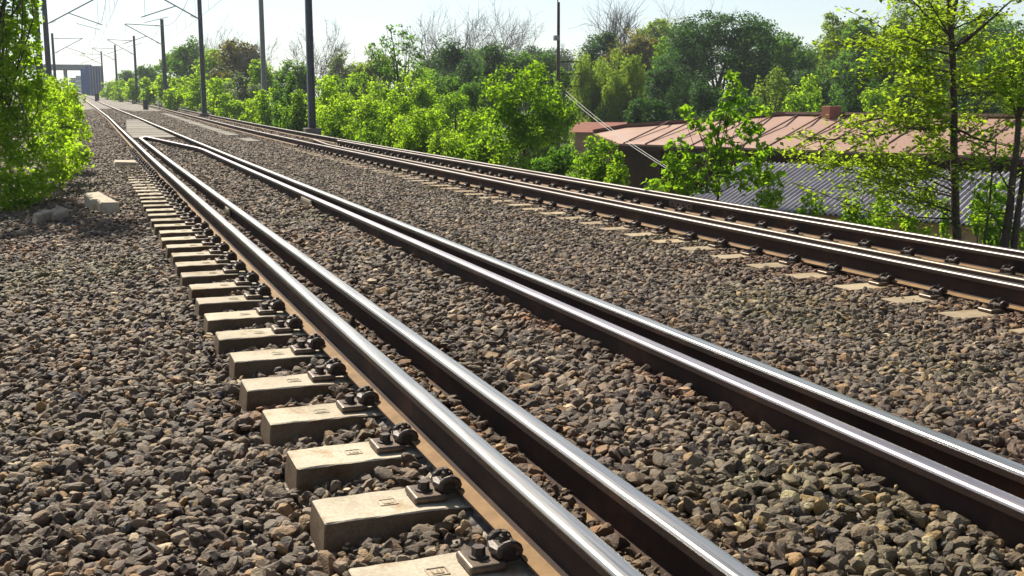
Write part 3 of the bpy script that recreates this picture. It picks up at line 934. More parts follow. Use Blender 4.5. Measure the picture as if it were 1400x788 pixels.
# small salmon house left of the long shed
hp = at(806, 172, 60)
zg = float(ground(hp[0], hp[1]))
root3 = empty('small_house', (hp[0], hp[1], zg), 'small salmon walled outhouse with red roof, left of the long shed', 'house', None, -YAW - .25)
hz = hp[2] - zg
q = MB(); q.box((0.4, 1.6, hz / 2 - .2), (2.4, 3.0, hz - .3)); q.build('wall', M['wall_salmon'], root3)
q = MB(); q.poly([(-1.0, -.2, hz - .35), (1.8, -.2, hz - .35), (1.8, 3.4, hz - .35), (-1.0, 3.4, hz - .35), (-1.0, 1.6, hz + .15), (1.8, 1.6, hz + .15)],
               [(0, 1, 5, 4), (1, 2, 5), (2, 3, 4, 5), (3, 0, 4), (3, 2, 1, 0)]); q.build('roof', M['brick_red'], root3)
q = MB(); q.box((.3, -.02, hz * .62), (.7, .1, .7)); q.build('window', M['window'], root3)

# utility pole with lamp and stays
up_ = at(763, 132, 40); zg = float(ground(up_[0], up_[1]))
pt = at(764.5, 5, 40)
root4 = empty('utility_pole', (up_[0], up_[1], zg), 'thin wooden utility pole with small box near its middle, above the bushes', 'pole')
h = pt[2] - zg
q = MB(); q.tube([(0, 0, 0), (0, 0, h * .66), (0, 0, h)], [.11, .068, .045], 10); q.build('pole_shaft', M['wood'], root4)
zc_ = at(760, 53, 40)[2] - zg
q = MB(); q.box((-.10, -.06, zc_), (.20, .16, .18), bevel=.02); q.build('junction_box', M['mast_pale'], root4)
q = MB(); q.box((-.06, -.05, zc_ + 1.1), (.03, .03, 2.2)); q.build('conduit', M['iron'], root4)
zf0, zf1 = at(760, 118, 40)[2] - zg, at(760, 85, 40)[2] - zg
q = MB()
for zz in (zf0, (zf0 + zf1) / 2, zf1):
    q.tube([(.05, 0, zz), (.78, -.25, zz)], .018, 5)
q.tube([(.78, -.25, zf0 - .02), (.78, -.25, zf1 + .02)], .018, 5)
q.build('bracket_frame', M['iron'], root4)
for k in range(2):
    a = at(771, 122 + k * 5, 39.8); b = at(912, 228 + k * 3, 27.0)
    q = MB(); pts = [a + (b - a) * s_ + np.array([0, 0, -.12 * 4 * s_ * (1 - s_)]) for s_ in np.linspace(0, 1, 14)]
    q.tube(pts, .007, 5)
    tag(q.build('stay_wire', M['white_cable']), ['upper', 'lower'][k] + ' pale stay wire running down from the utility pole to the sapling', 'wire', 'stay wires')

# ------------------------------------------------------------------ vegetation
def unit(a):
    return a / np.maximum(np.linalg.norm(a, axis=-1, keepdims=True), 1e-9)

def leaf_geo(P, Nn, size, r, asp=.58, droop=0.0):
    n = len(P)
    t = unit(np.cross(Nn, r.normal(size=(n, 3))))
    t[:, 2] -= droop; t = unit(t)
    s = unit(np.cross(Nn, t))
    L = size * r.uniform(.65, 1.25, n)[:, None]
    W = L * asp * .5
    fold = Nn * (W * .35)
    V = np.stack([P - t * L * .5, P + s * W + fold - t * L * .06, P + t * L * .5, P - s * W + fold - t * L * .06], 1)
    return V.reshape(-1, 3), np.arange(4 * n).reshape(n, 4)

def crown(lobes, leaf, cov, r, clump=.22, droop=0.0, shell=.5, asp=.58, gap=.0):
    """lobes: rows of centre(3) radii(3). Leaf clumps crowd towards the outside of each lobe, with gaps between clumps"""
    lobes = np.asarray(lobes, float)
    area = lobes[:, 3] * lobes[:, 5] + lobes[:, 4] * lobes[:, 5]
    VV = []
    for lo, ar in zip(lobes, area):
        n = int(cov * math.pi * ar * .5 / (leaf * leaf * asp * .5)) + 8
        rad = lo[3:6]
        nc = max(8, int(20 / (clump * clump * 9) * r.uniform(.8, 1.2)))
        d = unit(r.normal(size=(nc, 3)))
        q = shell + (1 - shell) * r.uniform(0, 1, nc) ** .7
        q *= 1 + r.normal(0, .06, nc)
        C = d * q[:, None]
        k = r.integers(0, nc, n)
        w = r.uniform(.3, 1.6, nc)
        k = r.choice(nc, n, p=w / w.sum())
        off = unit(r.normal(size=(n, 3))) * (r.uniform(0, 1, (n, 1)) ** .45 * clump * 1.55) * np.array([1, 1, .75])
        P = C[k] + off
        P = P * rad + lo[:3]
        out = unit(C[k] + off * .8)
        Nn = unit(out * .55 + np.array([0, 0, .55]) + r.normal(0, .55, (n, 3)))
        VV.append(leaf_geo(P, Nn, leaf, r, asp, droop)[0])
    V = np.concatenate(VV)
    return V, np.arange(len(V)).reshape(-1, 4), lobes

def stem_tube(q, a, b, r0, r1, r, bend=.12, n=5, sides=6):
    a = np.array(a, float); b = np.array(b, float); L = np.linalg.norm(b - a)
    off = r.normal(0, bend * L * .5, 3)
    pts = [a + (b - a) * s + off * math.sin(math.pi * s) * .6 + r.normal(0, .012 * L, 3) * (0 < s < 1) for s in np.linspace(0, 1, n)]
    q.tube(pts, list(np.linspace(r0, r1, n)), sides)
    return pts

def plant(name, label, cat, base, lobes, mat, leaf, cov=3.2, seed=0, trunk=True, group=None, clump=.22, droop=0.0, shell=.5, bark='bark', tr=None, nb=None, asp=.58):
    r = np.random.default_rng(seed)
    base = np.array(base, float)
    root = empty(name, base, label, cat, group)
    lo = np.array(lobes, float); lo[:, :3] -= base
    V, F, _ = crown(lo, leaf, cov, r, clump, droop, shell, asp)
    link('crown' if trunk else 'foliage', np_mesh('leaves', V, [F], LM[mat]), root)
    top = lo[np.argmax(lo[:, 2])]
    H = max(.5, float(top[2]))
    q = MB()
    tr = tr or max(.012, H * .017)
    cx, cy = float(np.average(lo[:, 0], weights=lo[:, 3])), float(np.average(lo[:, 1], weights=lo[:, 3]))
    if trunk:
        stem_tube(q, (0, 0, -.15), (cx * .8, cy * .8, H * .55), tr, tr * .6, r, .06, 6, 7)
        stem_tube(q, (cx * .8, cy * .8, H * .55), (top[0], top[1], H), tr * .6, tr * .15, r, .1, 5, 5)
    for k, l in enumerate(lo if nb is None else lo[:nb]):
        st = np.array([cx, cy, 0]) * .6 + np.array([0, 0, H * r.uniform(.12, .5)]) if trunk else np.array([r.normal(0, .1), r.normal(0, .1), -.1])
        for j in range(2):
            tip = l[:3] + r.normal(0, .45, 3) * l[3:6]
            stem_tube(q, st, tip, tr * .38, tr * .1, r, .22, 5, 4)
    q.build('trunk' if trunk else 'stem', M[bark], root)
    return root

def auto_lobes(px, top, bot, w, Z, kind, r):
    """lobes of a crown from its place, width, top and bottom, with real depth"""
    a = at(px, top, Z); b = at(px, bot, Z)
    H = a[2] - b[2]; W = w / FPX * Z
    c = np.array([a[0], a[1], 0])
    R_ = W / 2
    L_ = []
    if kind == 'round':
        L_.append((*(c + [0, 0, b[2] + H * .52]), R_ * .72, R_ * .72, H * .38))
        for k in range(9):
            an = r.uniform(0, 6.283); zz = r.uniform(.2, .86)
            rr = R_ * .66 * math.sin(math.pi * min(.93, zz * .78 + .16)) * r.uniform(.7, 1.05)
            s = r.uniform(.28, .42)
            L_.append((*(c + [math.cos(an) * rr, math.sin(an) * rr, b[2] + H * zz]), R_ * s, R_ * s, min(R_ * s * .95, H * .24)))
    elif kind == 'willow':
        L_.append((*(c + [0, 0, b[2] + H * .48]), R_ * .82, R_ * .82, H * .48))
        for k in range(5):
            an = r.uniform(0, 6.283)
            L_.append((*(c + [math.cos(an) * R_ * .5, math.sin(an) * R_ * .5, b[2] + H * r.uniform(.3, .75)]), R_ * .42, R_ * .42, H * .24))
    elif kind == 'shrub':
        for k in range(7):
            an = r.uniform(0, 6.283); rr = R_ * r.uniform(.1, .72); zz = r.uniform(.22, .62)
            s = r.uniform(.34, .52)
            L_.append((*(c + [math.cos(an) * rr, math.sin(an) * rr, b[2] + H * zz]), R_ * s, R_ * s, H * r.uniform(.20, .30)))
        for k in range(3):
            an = r.uniform(0, 6.283); rr = R_ * r.uniform(0, .45)
            L_.append((*(c + [math.cos(an) * rr, math.sin(an) * rr, b[2] + H * r.uniform(.72, .9)]), R_ * .24, R_ * .24, H * .13))
    elif kind == 'open':
        for k in range(11):
            an = r.uniform(0, 6.283); zz = r.uniform(.15, .95)
            rr = R_ * r.uniform(.2, .8) * (1.05 - .7 * zz)
            s = r.uniform(.16, .30)
            L_.append((*(c + [math.cos(an) * rr, math.sin(an) * rr, b[2] + H * zz]), R_ * s * 1.1, R_ * s * 1.1, R_ * s * .75))
    L_ = np.array(L_)
    zt = (L_[:, 2] + L_[:, 5] * .92).max()
    k = (a[2] - b[2]) / max(.1, zt - b[2])
    L_[:, 2] = b[2] + (L_[:, 2] - b[2]) * k; L_[:, 5] *= k
    lat = (L_[:, :2] - c[:2]) @ RT[:2]
    ex = max((lat + L_[:, 3]).max(), -(lat - L_[:, 3]).min())
    k = R_ / ex * 1.02
    L_[:, :2] = c[:2] + (L_[:, :2] - c[:2]) * k; L_[:, 3:5] *= k
    return [tuple(q) for q in L_]

def auto_plant(spec, seed):
    px, top, w, Z, mat, kind, label, name = spec[:8]
    opt = spec[8] if len(spec) > 8 else {}
    r = np.random.default_rng(seed)
    p = at(px, 132, Z)
    zg = float(ground(p[0], p[1])) - .1
    Hh = at(px, top, Z)[2] - zg
    cb = opt.get('cb', 0.0 if kind == 'shrub' else .10)
    botz = zg + Hh * cb
    bot = 132 + (CZ - botz) / Z * FPX      # only to hand the crown's bottom height over
    lobes = auto_lobes(px, top, bot, w, Z, kind, r)
    lobes = [(l[0], l[1], max(l[2], zg + l[5] * .6), l[3], l[4], l[5]) for l in lobes]
    leaf = opt.get('leaf', min(.36, max(.07, Z * .0027)))
    return plant(name, label, opt.get('cat', 'shrub' if kind == 'shrub' else 'tree'), (p[0], p[1], zg), lobes, mat, leaf, opt.get('cov', 2.6), seed,
                 trunk=(kind != 'shrub'), group=opt.get('group'), clump=opt.get('clump', .24), droop=.9 if kind == 'willow' else 0, shell=opt.get('shell', .5), asp=.32 if kind == 'willow' else .58)

def bare_tree(px, top, w, Z, label, seed, levels=4, col='bark_grey', up=.6):
    r = np.random.default_rng(seed)
    p = at(px, 132, Z); zg = float(ground(p[0], p[1])) - .1
    H = at(px, top, Z)[2] - zg; W = w / FPX * Z
    root = empty('bare_tree', (p[0], p[1], zg), label, 'tree', 'leafless trees against the sky')
    qt, qc = MB(), MB()
    hb = H * .38
    stem_tube(qt, (0, 0, 0), (0, 0, hb), H * .016, H * .012, r, .05, 5, 6)
    def grow(a, d, L, rad, lv):
        n = 4
        pts = [np.array(a)]
        dd = np.array(d)
        for k in range(n):
            dd = unit(dd + r.normal(0, .13, 3) + np.array([0, 0, .05]))
            pts.append(pts[-1] + dd * L / n)
        qc.tube(pts, list(np.linspace(rad, rad * .5, n + 1)), 4 if lv > 1 else 3, cap=False)
        if lv == 0: return
        for k in range(5 if lv > 1 else 6):
            s = r.integers(1, n + 1)
            nd_ = unit(dd * .9 + r.normal(0, .5, 3) + np.array([0, 0, .12]))
            grow(pts[s], nd_, L * r.uniform(.5, .78), max(rad * .5, .013), lv - 1)
    for k in range(6):
        an = k * 1.05 + r.uniform(-.3, .3)
        sp = W / H * .9
        d = unit(np.array([math.cos(an) * sp, math.sin(an) * sp, up]))
        grow((0, 0, hb * r.uniform(.75, 1)), d, H * .37, H * .006, levels - 1)
    qt.build('trunk', M[col], root); qc.build('crown', M[col], root)
    return root

sd = 1000
LOW = [
 (152, 113, 24, 205, 'lime'), (166, 112, 26, 180, 'lime'), (181, 109, 28, 160, 'lime'), (200, 107, 32, 142, 'lime'), (219, 104, 36, 124, 'lime'),
 (241, 106, 38, 110, 'lime'), (263, 100, 44, 101, 'lime'), (295, 108, 46, 90, 'lime'), (317, 130, 40, 80, 'lime'), (344, 134, 40, 70, 'lime'),
 (364, 122, 44, 66, 'lime'), (410, 128, 44, 55, 'bright'), (448, 112, 66, 52, 'lime'), (470, 136, 66, 44, 'lime'), (503, 138, 74, 41, 'lime'),
 (535, 112, 84, 45, 'lime'), (528, 160, 74, 37, 'bright'), (575, 152, 62, 33, 'lime'), (603, 156, 64, 31, 'lime'), (640, 154, 66, 29.5, 'lime'), (668, 178, 56, 27, 'bright'),
]
WHERE = ['at the far end of the bushes beside the blue wall', 'next to the farthest masts', 'below the fourth mast', 'left of the third mast', 'right of the third mast',
 'left of the second mast', 'touching the left of the second mast', 'just right of the second mast', 'low in front of the silvery bush', 'between silvery bush and the dark green bush',
 'left of the dark green bush', 'left of the nearest mast foot', 'right behind the nearest mast', 'at the foot of the nearest mast on its right', 'below the slim open tree, left',
 'tall behind, below the slim open tree', 'darker, close to the rail right of the nearest mast', 'with thin yellow shoots, behind the rail', 'between the yellow shoots and the big green bush', 'leaning on the left of the big green bush', 'low at the left foot of the big green bush']
NAMEOF = {'lime': 'lime green bush ', 'yellow': 'yellowish bush ', 'bright': 'fresh green bush '}
for s_, wh in zip(LOW, WHERE):
    sd += 1
    s_ = (s_[0], s_[1] - (132 - 0) * .0 - (6 if s_[3] < 60 else 2), s_[2] * 1.42, s_[3], s_[4])
    auto_plant((*s_, 'shrub', NAMEOF[s_[4]] + wh, 'bush', {'group': 'bushes along the far track', 'cov': 2.7}), sd)
SH = [
 (331, 98, 56, 86, 'silver', 'shrub', 'pale silvery green bush among lime green ones, left of the nearest mast', 'bush', {}),
 (393, 98, 58, 62, 'mid', 'shrub', 'dark green bush just left of the nearest mast', 'bush', {}),
 (765, 196, 74, 22.5, 'mid', 'shrub', 'dark low bush at the right foot of the big green bush', 'bush', {}),
 (815, 186, 74, 21, 'bright', 'shrub', 'leafy bush left of the dark gap under the shed roof', 'bush', {}),
 (846, 206, 40, 19.5, 'lime', 'shrub', 'small lime bush in front of the dark shed gap', 'bush', {}),
 (893, 246, 30, 17, 'lime', 'shrub', 'tiny bush at the rail left of the sapling', 'bush', {}),
 (1350, 238, 120, 15.5, 'bright', 'shrub', 'bright green bush behind the forked trunk at the right edge', 'bush', {}),
 (1245, 296, 60, 13.6, 'lime', 'shrub', 'low lime plants left of the thin dark trunk', 'bush', {}),
 (1110, 262, 60, 15.2, 'lime', 'shrub', 'low lime plants in front of the grey corrugated roof', 'bush', {'cov': 1.5}),
 (1052, 226, 50, 15.8, 'lime', 'shrub', 'airy lime bush between the sapling and the grey corrugated roof', 'bush', {'cov': 1.1}),
 (1165, 272, 70, 14.6, 'bright', 'shrub', 'fresh green low bush against the rail, under the boughs of the thin tree', 'bush', {'cov': 1.5}),
 (1205, 250, 56, 15.0, 'lime', 'shrub', 'airy lime bush left of the foot of the thin tree', 'bush', {'cov': 1.0}),
 (1290, 262, 44, 15.0, 'bright', 'shrub', 'fresh green bush right behind the foot of the thin tree', 'bush', {'cov': 1.5}),
]
for s_ in SH:
    sd += 1
    auto_plant(s_, sd)
TR = [
 (172, 97, 40, 235, 'mid', 'round', 'hazy green tree farthest left on the right side of the line'),
 (203, 88, 50, 205, 'mid', 'round', 'hazy green tree behind the fourth mast'),
 (233, 72, 54, 175, 'bright', 'round', 'hazy green tree behind the third mast'),
 (262, 56, 62, 150, 'mid', 'round', 'rounded green tree left of the second mast'),
 (325, 53, 92, 122, 'russet', 'round', 'olive brown rounded tree right of the second mast'),
 (290, 66, 50, 132, 'lime', 'round', 'lime tree behind the second mast'),
 (357, 84, 54, 108, 'lime', 'round', 'lime tree at the foot of the pale pole'),
 (402, 84, 64, 98, 'mid', 'round', 'dull green tree behind the nearest mast on its left'),
 (472, 73, 64, 108, 'willow', 'round', 'pale green tree right of the nearest mast'),
 (510, 74, 64, 98, 'willow', 'round', 'pale green tree left of the slim open tree'),
 (562, 92, 90, 78, 'lime', 'round', 'broad lime crown below the slim open tree'),
 (616, 58, 54, 96, 'dark', 'round', 'ivy dark tree under the tallest leafless crown'),
 (640, 80, 74, 84, 'dark', 'round', 'dark tree left of the big green bush'),
 (598, 98, 74, 70, 'mid', 'round', 'mid green tree above the yellow shoots'),
 (682, 62, 66, 96, 'dark', 'round', 'dark bluish tree under the second leafless crown'),
 (712, 72, 60, 104, 'mid', 'round', 'dull tree behind the big green bush'),
 (742, 74, 62, 112, 'mid', 'round', 'dull tree left of the utility pole'),
 (775, 92, 60, 84, 'mid', 'round', 'dull tree right behind the utility pole'),
 (807, 79, 64, 74, 'willow', 'willow', 'left of the two pale egg shaped willows'),
 (853, 81, 62, 71, 'willow', 'willow', 'right of the two pale egg shaped willows'),
 (818, 44, 66, 116, 'dark', 'round', 'dark tree above the left pale willow'),
 (868, 44, 84, 112, 'russet', 'round', 'brownish dark tree above the right pale willow'),
 (908, 24, 96, 128, 'willow', 'round', 'olive green tree high behind, left of the big dark tree'),
 (930, 52, 96, 100, 'bright', 'round', 'fresh green tree at the left shoulder of the big dark tree'),
 (915, 90, 90, 82, 'dark', 'round', 'dark shaded tree right of the two willows'),
 (1030, 40, 70, 94, 'dark', 'round', 'dark tree on the right flank of the biggest dark tree'),
 (1090, 44, 82, 100, 'mid', 'round', 'green tree with a rounded top above the middle of the red roof'),
 (1060, 92, 64, 66, 'willow', 'round', 'grey green tree just behind the red roof, right of the sapling'),
 (1100, 104, 64, 62, 'lime', 'round', 'lime tree just behind the red roof left of its vent'),
 (1125, 128, 60, 57, 'bright', 'shrub', 'bright bush right behind the roof vent'),
 (1145, 18, 84, 118, 'willow', 'round', 'olive tree on the skyline left of the yellow leaved boughs'),
 (1185, 28, 90, 102, 'mid', 'round', 'mid green tree behind the yellow leaved boughs'),
 (1168, 92, 66, 68, 'dark', 'round', 'dark tree in the hollow right of the roof vent'),
 (1205, 64, 100, 77, 'mid', 'round', 'green tree behind the left boughs of the thin tree'),
 (1235, 12, 100, 110, 'willow', 'round', 'olive tree on the skyline left of the thin trunk'),
 (1292, 6, 110, 96, 'lime', 'round', 'lime tree directly behind the thin trunk'),
 (1350, 20, 100, 104, 'mid', 'round', 'green tree on the skyline right of the thin trunk'),
 (1405, 28, 120, 92, 'mid', 'round', 'green tree cut by the right edge on the skyline'),
 (1250, 104, 90, 64, 'dark', 'round', 'dark shaded tree behind the roof, left of the thin trunk'),
 (1335, 98, 100, 63, 'dark', 'round', 'dark shaded tree behind the roof, right of the thin trunk'),
 (1395, 62, 90, 70, 'yellow', 'round', 'yellow green tree behind the forked trunk'),
 (1205, 116, 74, 58, 'lime', 'round', 'lime crown low behind the roof, left of the thin trunk'),
 (1285, 128, 84, 56, 'mid', 'round', 'green crown low behind the roof at the thin trunk'),
 (962, 118, 60, 64, 'dark', 'round', 'dark low crown behind the top of the sapling'),
 (885, 132, 70, 62, 'dark', 'round', 'dark low crown behind the left end of the red roof'),
 (1015, 126, 70, 60, 'mid', 'round', 'green low crown behind the roof, right of the sapling top'),
 (735, 118, 70, 56, 'mid', 'round', 'green low tree hidden behind the big green bush'),
 (655, 112, 70, 60, 'mid', 'round', 'green low tree left behind the big green bush'),
 (470, 100, 90, 72, 'bright', 'round', 'fresh green tree just right of the nearest mast, above the bushes'),
 (515, 112, 80, 60, 'lime', 'round', 'lime tree above the bushes, left below the slim open tree'),
 (620, 128, 80, 50, 'bright', 'round', 'fresh green small tree above the rail side bushes, left of the big bush'),
 (585, 122, 70, 54, 'lime', 'round', 'lime small tree above the rail side bushes, right below the slim open tree'),
 (640, 62, 150, 150, 'mid', 'round', 'broad back row tree behind the two leafless crowns'),
 (760, 66, 150, 150, 'dark', 'round', 'broad dark back row tree behind the utility pole'),
 (880, 60, 150, 150, 'mid', 'round', 'broad back row tree behind the two pale willows'),
 (1060, 52, 160, 145, 'dark', 'round', 'broad dark back row tree right of the biggest dark tree'),
 (1160, 46, 160, 145, 'mid', 'round', 'broad back row tree above the roof vent'),
 (1260, 40, 160, 140, 'mid', 'round', 'broad back row tree left behind the thin trunk'),
 (1370, 44, 160, 140, 'dark', 'round', 'broad dark back row tree behind the forked tree'),
 (1110, 96, 120, 84, 'dark', 'round', 'dark hollow crown behind the roof, left of the vent'),
 (1180, 110, 120, 80, 'mid', 'round', 'green crown behind the roof, right of the vent'),
]
for s_ in TR:
    sd += 1
    nm = 'willow_tree' if s_[5] == 'willow' else ('bush' if s_[5] == 'shrub' else 'tree')
    auto_plant((*s_, nm, {'group': 'trees behind the railway', 'cov': 1.8 if s_[5] == 'open' else 4.2}), sd)
for s_ in [(615, 2, 90, 104, 'tallest leafless tree against the sky'), (681, 20, 70, 118, 'leafless tree right of the tallest one, against the sky'),
           (438, 47, 56, 100, 'leafless tree top right beside the nearest mast'), (360, 60, 50, 112, 'leafless twiggy tree beside the pale pole'),
           (300, 42, 50, 140, 'leafless tree top right of the second mast'), (1262, 4, 60, 120, 'leafless tree on the skyline behind the thin trunk'),
           (785, 70, 40, 125, 'small leafless tree right of the utility pole'), (950, 14, 50, 130, 'leafless tree over the biggest dark tree')]:
    sd += 1
    bare_tree(*s_, sd)
for k, (px_, tp_) in enumerate(((834, 12), (842, -2), (853, -6))):
    sd += 1
    bare_tree(px_, tp_, 12, 128, ['left', 'middle', 'right'][k] + ' one of three narrow leafless poplars', sd, 3, 'bark_grey', 1.6)

# plants given lobe by lobe: (px, py, half width px, half height px, distance)
def lobe_list(L_):
    o = []
    for px, py, rx, ry, Z in L_:
        c = at(px, py, Z); s = Z / FPX
        o.append((*c, rx * s, rx * s, ry * s))
    return o
def lobe_plant(name, label, cat, px, Z, L_, mat, leaf, **k):
    p = at(px, 132, Z)
    return plant(name, label, cat, (p[0], p[1], float(ground(p[0], p[1])) - .05), lobe_list(L_), mat, leaf, **k)

lobe_plant('big_bush', 'big fresh green bush with ragged top in the middle of the line side', 'bush', 712, 25.5,
  [(700, 118, 30, 24, 25.5), (728, 108, 24, 20, 26), (684, 140, 24, 26, 25), (745, 130, 22, 24, 26), (715, 150, 40, 32, 25), (690, 175, 34, 30, 25), (740, 178, 38, 34, 25),
   (712, 205, 46, 30, 24.5), (770, 160, 20, 22, 25.5), (676, 112, 12, 14, 25.5), (738, 96, 10, 12, 26), (758, 150, 22, 24, 25)], 'bright', .10, cov=2.6, seed=71, trunk=True, clump=.27, tr=.035)
lobe_plant('tree', 'biggest dark green tree, a broad dome rising behind the sapling', 'tree', 985, 90,
  [(985, 72, 66, 48, 90), (938, 78, 38, 40, 88), (1032, 68, 36, 40, 90), (958, 46, 40, 24, 90), (1003, 40, 44, 22, 91), (925, 112, 44, 42, 87), (1044, 104, 36, 46, 88), (985, 118, 60, 44, 87), (1030, 44, 24, 18, 92), (932, 56, 22, 18, 90)],
  'dark', .24, cov=3.4, seed=79, clump=.24, tr=.3)
lobe_plant('slim_tree', 'slim open crowned tree with see-through twigs, against the sky left of the leafless trees', 'tree', 546, 64,
  [(547, 42, 11, 9, 64), (528, 56, 9, 8, 63.5), (562, 54, 10, 9, 64.5), (540, 66, 16, 12, 64), (572, 72, 11, 10, 64), (518, 76, 11, 9, 63.7), (552, 82, 20, 14, 64.2), (528, 92, 16, 12, 63.8), (575, 96, 14, 11, 64), (545, 108, 24, 14, 64), (533, 40, 5, 6, 64), (556, 64, 6, 7, 63.5), (508, 62, 5, 5, 64)],
  'mid', .19, cov=1.5, seed=77, clump=.34, tr=.10)
lobe_plant('sapling', 'leafy upright sapling standing before the red shed roof', 'sapling', 985, 16.4,
  [(1003, 112, 12, 20, 16.4), (1000, 140, 15, 22, 16.4), (985, 165, 18, 20, 16.3), (1018, 168, 16, 18, 16.4), (938, 152, 14, 10, 16.2), (952, 168, 12, 9, 16.2), (1042, 152, 12, 9, 16.5), (1030, 185, 16, 16, 16.4),
   (985, 200, 28, 22, 16.3), (930, 205, 20, 18, 16.1), (955, 225, 30, 22, 16.2), (1010, 225, 28, 22, 16.3), (915, 225, 18, 14, 16.1), (945, 252, 34, 18, 16.1), (1000, 252, 36, 18, 16.2), (968, 178, 14, 14, 16.3), (925, 245, 26, 18, 16.0), (1040, 215, 22, 18, 16.4), (1042, 245, 26, 20, 16.3), (900, 256, 20, 12, 15.9)],
  'bright', .10, cov=2.2, seed=72, clump=.30, tr=.022, asp=.75)
lobe_plant('tall_bush', 'tall glossy leaved bush filling the left edge', 'bush', -14, 16.5,
  [(44, 130, 20, 40, 17), (40, 20, 16, 34, 17), (-40, 20, 56, 60, 16.5), (14, 30, 34, 44, 16.8), (-10, 80, 46, 50, 16.2), (30, 95, 30, 34, 17), (-40, 140, 52, 60, 15.8), (18, 145, 38, 40, 16.2), (-20, 200, 48, 46, 15.4), (28, 195, 30, 34, 15.8), (36, 60, 18, 26, 17), (-30, -60, 60, 60, 16.8), (10, -40, 34, 46, 17), (12, -110, 40, 50, 16.5), (24, -200, 38, 52, 16.2), (-30, -160, 54, 60, 16.4), (34, -150, 24, 40, 15.8), (10, -250, 36, 40, 16),
   (-20, 250, 44, 36, 15), (12, 262, 28, 30, 14.9)], 'lime', .080, cov=2.9, seed=73, clump=.25, tr=.05)
lobe_plant('low_bush', 'bright lime green bush spilling over the gravel at the left', 'bush', 58, 17.5,
  [(66, 150, 30, 34, 19), (92, 140, 22, 24, 21), (70, 195, 36, 34, 17.5), (98, 185, 22, 28, 18.5), (48, 232, 36, 30, 16.2), (86, 222, 32, 26, 17), (30, 262, 30, 22, 15.2), (110, 212, 14, 16, 18), (78, 122, 20, 16, 21.5), (104, 160, 14, 20, 20.5), (60, 250, 26, 18, 15.8)],
  'lime', .074, cov=3.0, seed=74, trunk=False, clump=.26, tr=.02)
for k, (px_, tp_, w_, Z_, m_) in enumerate(((88, 112, 40, 32, 'lime'), (98, 116, 26, 48, 'lime'), (70, 104, 50, 40, 'bright'), (100, 120, 18, 75, 'lime'), (84, 112, 34, 66, 'mid'))):
    sd += 1
    auto_plant((px_, tp_, w_, Z_, m_, 'shrub', ['hedge bush right behind the bright left bush', 'small hedge bush on the left reaching towards the track', 'hedge bush below the left masts', 'farthest little bush on the left side of the track', 'dull hedge bush left of the far tracks'][k], 'bush', {'group': 'hedge bushes left of the track'}), sd)

# thin tree at the right: real boughs, twigs and single leaves
def bough_tree(name, label, cat, stems, boughs, mat, leaf, seed, dens=1.0, group=None, tz=None):
    r = np.random.default_rng(seed)
    b0 = np.array(stems[0][0][0], float)
    base = np.array([b0[0], b0[1], float(ground(b0[0], b0[1])) - .1])
    root = empty(name, base, label, cat, group)
    qt, qb = MB(), MB()
    for pts, rad in stems:
        P = [np.array(p) - base for p in pts]
        fine = []
        for i in range(len(P) - 1):
            for s in (0, .33, .66):
                fine.append(P[i] + (P[i + 1] - P[i]) * s + r.normal(0, .008, 3))
        fine.append(P[-1])
        qt.tube(fine, list(np.linspace(rad[0], rad[1], len(fine))), 8)
    LP, LN = [], []
    for a, b, rad, amt in boughs:
        a = np.array(a) - base; b = np.array(b) - base
        L = np.linalg.norm(b - a)
        pts = stem_tube(qb, a, b, rad, rad * .25, r, .14, 7, 5)
        pts = np.array(pts)
        nt = int(9 * L * amt * dens) + 3
        for _ in range(nt):
            s = r.uniform(.22, 1.0) * (len(pts) - 1)
            i = min(int(s), len(pts) - 2)
            p0 = pts[i] + (pts[i + 1] - pts[i]) * (s - i)
            d = unit(unit(b - a) * .6 + r.normal(0, .6, 3) * np.array([1, 1, .45]))
            tl = r.uniform(.12, .42)
            p1 = p0 + d * tl + np.array([0, 0, r.uniform(-.05, .06)])
            qb.tube([p0, (p0 + p1) / 2 + r.normal(0, .015, 3), p1], [.005, .004, .002], 3, cap=False)
            nl = int(r.uniform(10, 22))
            k = r.uniform(.25, 1.1, nl)
            q = p0 + (p1 - p0) * k[:, None] + r.normal(0, .045, (nl, 3)) * np.array([1, 1, .7])
            LP.append(q)
            LN.append(unit(np.array([0, 0, .9]) + r.normal(0, .42, (nl, 3))))
    V, F = leaf_geo(np.concatenate(LP), np.concatenate(LN), leaf, r, .55)
    qt.build('trunk', M['bark'], root, smooth=True); qb.build('boughs', M['bark'], root)
    link('crown', np_mesh('leaves', V, [F], LM[mat]), root)
    return root
Zt = 13.5
def P3(px, py, dz=0): return at(px, py, Zt + dz)
boughs = []
rb = np.random.default_rng(9)
